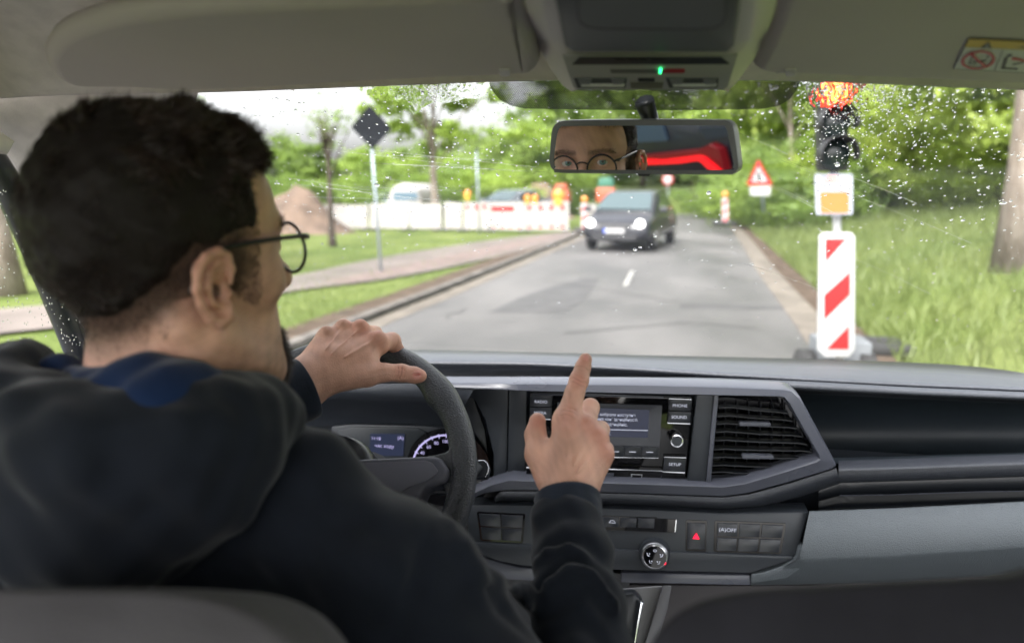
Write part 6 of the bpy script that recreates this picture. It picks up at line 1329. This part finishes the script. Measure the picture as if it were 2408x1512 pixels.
lo, hi = bbox([Pa(950, 1330, .60), Pa(-260, 1300, .66), Pa(1360, 1760, .625), Pa(1352, 1310, .76), Pa(600, 958, .885), Pa(350, 1700, .60), Pa(300, 1000, .5)], .12); lo[2] = max(lo[2], 1.02)
sV_, sF_ = snets(hoodie_sdf, lo, hi, .0038, B=10); sV_ = smooth_mesh(sV_, sF_, 1, .5)
hd_ = link("sweatshirt", npmesh(sV_, sF_, "sweatshirt"), MHOOD, person, smooth=True)
# cuffs: ribbed bands with a turned edge
def cuff(pts, rr, name="cuff"):
    pts = catmull([Vector(p) for p in pts], 16); m = MB(); n = 72; V = []; F = []; rads = np.interp(np.linspace(0, 1, 16), np.linspace(0, 1, len(rr)), rr); up = None
    prof = []
    for i, p in enumerate(pts): prof.append((p, rads[i]))
    t = (pts[-1] - pts[-2]).normalized(); prof += [(pts[-1] + t * .0012, rads[-1] - .0012), (pts[-1] + t * .0002, rads[-1] - .0030), (pts[-1] - t * .02, rads[-1] - .0035)]
    up = (pts[1] - pts[0]).orthogonal().normalized()
    for i, (p, r) in enumerate(prof):
        tt = (pts[min(i + 1, 15)] - pts[min(max(i - 1, 0), 14)]).normalized(); up = (up - tt * up.dot(tt)).normalized(); b = tt.cross(up)
        for k in range(n):
            a = 2 * math.pi * k / n; rr2 = r * (1 + .012 * math.sin(a * 2 + i * .3)) + .0005 * math.sin(a * 36) + .0012 * mnoise(Vector((math.cos(a) * 2, math.sin(a) * 2, i * .35))); V.append(p + (up * math.cos(a) + b * math.sin(a)) * rr2)
    for i in range(len(prof) - 1):
        for k in range(n): a = i * n + k; b_ = i * n + (k + 1) % n; F.append((a, b_, b_ + n, a + n))
    return m.add(V, F).build(name, MCUFF, hd_, smooth=True)
cuff([P(1342, 1275, .785), P(1339, 1225, .800), P(1335, 1172, .818)], [.0385, .0365, .0368])
cuff([P(560, 985, .865), P(640, 948, .890), P(722, 912, .912)], [.041, .038, .0385])
# hood: lining round the neck, rolled rim and the bag hanging at the back
def hood_sdf(p):
    d = d_chain(p, [Pa(50, 885, .66), Pa(30, 950, .60), Pa(110, 1020, .555), Pa(260, 1050, .530), Pa(430, 1040, .535), Pa(560, 1005, .565), Pa(606, 975, .610), Pa(596, 950, .66)], [.026, .030, .030, .028, .028, .028, .026, .022], .03)
    d = smin(d, d_chain(p, [Pa(60, 862, .68), Pa(48, 870, .63)], [.018, .020], .02), .02)
    bag = d_ell(p, Pa(230, 1110, .565), (.120, .040, .075), rotm(-30, 0, 8)); d = smin(d, bag, .04)
    d = smin(d, d_chain(p, [Pa(600, 1010, .60), Pa(520, 1120, .595), Pa(380, 1250, .585), Pa(200, 1350, .58), Pa(-60, 1400, .585)], [.020, .024, .028, .030, .030], .03), .045)
    near = np.abs(d) < .03
    if near.any():
        q = p[near]; d[near] = d[near] + fbm(q, 34, 41, 2) * .0055 + fbm(q, 90, 42, 1) * .0015
    return d
lo, hi = bbox([Pa(26, 950, .575), Pa(632, 940, .68), Pa(260, 1035, .5), Pa(240, 1400, .49), Pa(-80, 1250, .5)], .07)
gV, gF = snets(hood_sdf, lo, hi, .0036, B=10); gV = smooth_mesh(gV, gF, 1, .5); link("hood", npmesh(gV, gF, "hood"), MHOOD, hd_, smooth=True)
def lining_sdf(p):
    d = d_chain(p, [Pa(110, 872, .70), Pa(135, 895, .63), Pa(230, 915, .585), Pa(345, 888, .568), Pa(460, 900, .572), Pa(545, 935, .600), Pa(585, 960, .65)], [.012, .015, .015, .015, .015, .014, .012], .02)
    d = smin(d, d_chain(p, [Pa(90, 970, .61), Pa(240, 985, .56), Pa(400, 975, .55), Pa(540, 985, .58)], [.022, .026, .026, .022], .03), .02)
    near = np.abs(d) < .03
    if near.any():
        q = p[near]; d[near] = d[near] + fbm(q, 60, 51, 2) * .0035
    return d
lo, hi = bbox([Pa(110, 850, .70), Pa(590, 945, .66), Pa(345, 862, .52), Pa(120, 970, .58)], .05)
nV, nF = snets(lining_sdf, lo, hi, .0032, B=10); link("hood_lining", npmesh(smooth_mesh(nV, nF, 1), nF, "hood_lining"), MLINE, hd_, smooth=True)
# ================================================================== MIRROR AND RAIN
MID = (EYC[0] + EYC[1]) / 2
M0 = P(1515, 347, .88); Ma = P(1378, 380, .90)
for _ in range(30):
    n_ = ((C0 - Ma).normalized() + (MID - Ma).normalized()).normalized(); Ma = PPL(1378, 381, M0, n_)
MN = n_
def mq(pts, o=0): return [PPL(x, y, M0 + MN * o, MN) for x, y in pts]
mo = [(1297, 312), (1303, 296), (1313, 288), (1330, 284), (1400, 282.5), (1550, 281.5), (1690, 283), (1708, 285), (1719, 292), (1725, 304), (1731, 345), (1736, 390), (1733, 402), (1724, 409), (1700, 411), (1500, 409.5), (1320, 407), (1304, 402), (1294, 390), (1293, 365)]
mi = [(1302.5, 380), (1308, 330), (1313, 308), (1320, 299.5), (1335, 297.5), (1500, 296), (1690, 296), (1702, 298), (1709, 306), (1716, 340), (1724, 384), (1722, 394), (1711, 400), (1500, 400), (1320, 399), (1307, 393)]
mir_ = MB().prism(smoothpoly(mq(mo), 3), -MN * .022).build("rearview_mirror", mat("mirror_housing", (.14, .145, .16), .4, spec=.4, bump=.1, bscale=500, bdist=.0003), van, bevel=.003, seg=3)
MB().prism(smoothpoly(mq(mi, .0012), 3), -MN * .001).build("mirror_glass", mat("mirror_silver", (.80, .80, .82), .0, metal=1.0), mir_)
MB().prism(mq([(1498, 409), (1530, 409), (1526, 415), (1503, 415)], -.003), -MN * .008).build("dimming_tab", MBLK, mir_)
part(MB().tube([M0 - MN * .02, M0 - MN * .035 + Vector((0, .03, .02)), PPL(1515, 240, WS0 - WSn * .004, WSn)], [.010, .009, .012], 12), "mirror_stem", MDARK, mir_, smooth=True)
# what the mirror shows behind the driver: a dark stand-in body added for the reflection, and a glowing brake light bar
def refl(x, y, Yp_):
    h = PPL(x, y, M0, MN); r = (h - C0).normalized(); r = r - MN * 2 * r.dot(MN); return h + r * ((Yp_ - h.y) / r.y)
tl = thing("mirror_stand_in", "dark stand-in vehicle added for the rear-view mirror to reflect, with a glowing red brake light bar", "car", (*refl(1600, 410, -1.8)[:2], 0))
MREAR = mat("rear_dark", (.010, .014, .024), .35, coat=.3)
MB().prism([refl(x, y, -1.9) for x, y in ((1380, 270), (1790, 270), (1790, 440), (1380, 440))], (0, -.8, 0)).build("body", MREAR, tl, bevel=.05)
MB().prism(roundquad([refl(x, y, -1.88) for x, y in ((1470, 288), (1556, 290), (1570, 332), (1480, 336))], .1), (0, -.03, 0)).build("rear_window", mat("rear_pane", (.05, .085, .13), .3), tl)
MB().prism([refl(x, y, -1.885) for x, y in ((1640, 300), (1720, 296), (1726, 318), (1660, 330))], (0, -.03, 0)).build("side_glass", mat("side_pane", (.025, .035, .055), .3), tl)
MRL = mat("brake_light", (.4, .004, .006), .4, emit=(1, .006, .012), estr=.30); MRL2 = mat("brake_reflector", (.10, .003, .006), .35, emit=(1, .02, .03), estr=.02)
MB().prism([refl(x, y, -1.80) for x, y in ((1480, 379), (1560, 378), (1590, 375), (1640, 367), (1655, 370), (1682, 392), (1694, 404), (1672, 404), (1648, 381), (1640, 378), (1600, 384), (1480, 389))], (0, -.09, 0)).build("light_bar", MRL, tl)
MB().prism([refl(x, y, -1.82) for x, y in ((1480, 371), (1640, 354), (1668, 340), (1690, 352), (1696, 375), (1704, 404), (1655, 372), (1640, 366), (1560, 376))], (0, -.07, 0)).build("reflector", MRL2, tl)

# ---- rain: drops on the outside of the glass
wm = bpy.data.materials.new("water"); wm.use_nodes = True; b_ = wm.node_tree.nodes["Principled BSDF"]; b_.inputs["Base Color"].default_value = (1, 1, 1, 1); b_.inputs["Transmission Weight"].default_value = 1; b_.inputs["Roughness"].default_value = 0; b_.inputs["IOR"].default_value = 1.33
def drops(name, pl0, pn, pts, label, ux=None):
    """flattened caps lying on a pane; pts: list of (point, radius, aspect)"""
    u = (ux or Vector((1, 0, 0))); u = (u - pn * u.dot(pn)).normalized(); v = pn.cross(u).normalized(); rings = [(1.0, 0.0), (.93, .22), (.72, .48), (.38, .66)]; K = 9; V = []; F = []
    for c, r, asp in pts:
        k0 = len(V); a0 = random.uniform(0, 6.28); w1, w2 = random.uniform(.75, 1.2), random.uniform(.0, .25)
        for s, h in rings:
            for j in range(K):
                a = 2 * math.pi * j / K; rad = r * s * (1 + w2 * math.cos(2 * a + a0)); V.append(c + u * math.cos(a) * rad * w1 + v * math.sin(a) * rad * asp + pn * h * r * .50)
        V.append(c + pn * r * .36)
        for i in range(3):
            for j in range(K): a_, b2 = k0 + i * K + j, k0 + i * K + (j + 1) % K; F.append((a_, b2, b2 + K, a_ + K))
        for j in range(K): F.append((k0 + 3 * K + j, k0 + 3 * K + (j + 1) % K, len(V) - 1))
        F.append(tuple(k0 + j for j in range(K))[::-1])
    o = link(name, mesh(V, F, name), wm, smooth=True); tag(o, label, kind="stuff"); return o
random.seed(11)
def wsp(x, y, o=.001): return PPL(x, y, WS0 + WSn * o, WSn)
dl = []
def in_clear(x, y): return 188 < y < 860
while len(dl) < 1800:
    x = random.uniform(440, 2420); y = 188 + 650 * random.random() ** 1.35
    dens = .55 + .45 * math.sin(x * .004 + 1) * math.sin(y * .011); 
    if 600 < x < 1300 and y > 340: dens += .35
    if y > 600: dens *= .45
    if random.random() > dens: continue
    r = random.choice((.0008, .0010, .0012, .0015, .0019)) * random.uniform(.7, 1.25)
    if random.random() < .035: r *= 1.8
    dl.append((wsp(x, y), r, random.uniform(.9, 1.5)))
while len(dl) < 2600:                                     # the soaked patch round the red light and its skirt
    x = random.gauss(2020, 130); y = 190 + abs(random.gauss(0, 105))
    if x < 1868 or x > 2410: continue
    dl.append((wsp(x, y), random.uniform(.0005, .0013), random.uniform(.9, 1.9)))
while len(dl) < 2950:
    x = random.gauss(1010, 120); y = 192 + abs(random.gauss(0, 38))
    dl.append((wsp(x, y), random.uniform(.0005, .0013), random.uniform(.8, 1.6)))
drops("raindrops", WS0, WSn, dl, "raindrops scattered over the windscreen")
sdl = []; SP = Vector((-1, 0, 0))
for _ in range(420):
    x = random.uniform(-40, 190); y = random.uniform(430, 860); sdl.append((PX(x, y, -.861), random.uniform(.0006, .0013), random.uniform(1.0, 1.8)))
drops("raindrops", None, SP, sdl, "raindrops on the driver's side window", ux=Vector((0, 1, 0)))
# running water: closed wavy film, thicker ridges bend the light behind it
def film(x0, x1, y0, y1, amp, fr, seed, label, m=None):
    nx, ny = int((x1 - x0) / 1.3), int((y1 - y0) / 1.3); H = np.zeros((ny, nx)); cx, cy = (x0 + x1) / 2, y0
    for j in range(ny):
        for i in range(nx):
            x = x0 + (x1 - x0) * i / (nx - 1); y = y0 + (y1 - y0) * j / (ny - 1); r = math.hypot((x - cx) / ((x1 - x0) / 2), (y - cy) / (y1 - y0)); e = 1 - r - .22 + .30 * mnoise(Vector((x * .022, y * .022, seed)))
            n1 = mnoise(Vector((x * fr, y * fr * .6, seed))); n2 = mnoise(Vector((x * fr * 2.2, y * fr * 1.5, seed + 7))); H[j, i] = min(1, max(0, e) * 4) ** .7 * amp * (1.0 + .9 * n1 + .22 * n2)
    H = np.maximum(H, 0); idx = -np.ones((ny, nx), int); V = []; F = []
    on = H > 0
    for j in range(ny):
        for i in range(nx):
            if on[max(0, j - 1):j + 2, max(0, i - 1):i + 2].any(): idx[j, i] = len(V); V.append(wsp(x0 + (x1 - x0) * i / (nx - 1), y0 + (y1 - y0) * j / (ny - 1), .0013 + H[j, i]))
    n = len(V)
    for j in range(ny):
        for i in range(nx):
            if idx[j, i] >= 0: V.append(wsp(x0 + (x1 - x0) * i / (nx - 1), y0 + (y1 - y0) * j / (ny - 1), .00125))
    low = {}; k = n
    for j in range(ny):
        for i in range(nx):
            if idx[j, i] >= 0: low[idx[j, i]] = k; k += 1
    for j in range(ny - 1):
        for i in range(nx - 1):
            q = (idx[j, i], idx[j, i + 1], idx[j + 1, i + 1], idx[j + 1, i])
            if min(q) >= 0: F.append(q); F.append(tuple(low[a] for a in q[::-1]))
    ec = {}
    for f in F[::2]:
        for a, b in zip(f, f[1:] + f[:1]): ec[(a, b)] = 1
    for (a, b) in list(ec):
        if (b, a) not in ec: F.append((b, a, low[a], low[b]))
    o = MB().add(V, F).build("rain_film", m or wm, smooth=True, auto=35); tag(o, label, kind="stuff")
wr = wm.copy(); wr.node_tree.nodes["Principled BSDF"].inputs["Roughness"].default_value = .03
film(1830, 2140, 178, 300, .00013, .105, 3, "rippling rain water running over the glass in front of the red light", wr)
film(800, 1190, 180, 275, .00016, .085, 9, "rippling rain water at the upper edge of the windscreen")
# thin wiper streaks
st = MB()
for k in range(10):
    x0, y0 = random.uniform(1700, 1950), random.uniform(300, 640); L = random.uniform(120, 380); a = random.uniform(.28, .42); st.tube([wsp(x0 + L * t, y0 + L * a * t * (1 + .2 * t), .0011) for t in (0, .33, .66, 1)], .00018, 5)
for k in range(12):
    x0, y0 = random.uniform(620, 900), random.uniform(330, 470); L = random.uniform(120, 500); a = random.uniform(.02, .16); st.tube([wsp(x0 + L * t, y0 + L * a * t, .0011) for t in (0, .33, .66, 1)], .00018, 5)
tag(st.build("rain_streaks", wm, smooth=True), "fine streaks of water left by the wipers", kind="stuff")
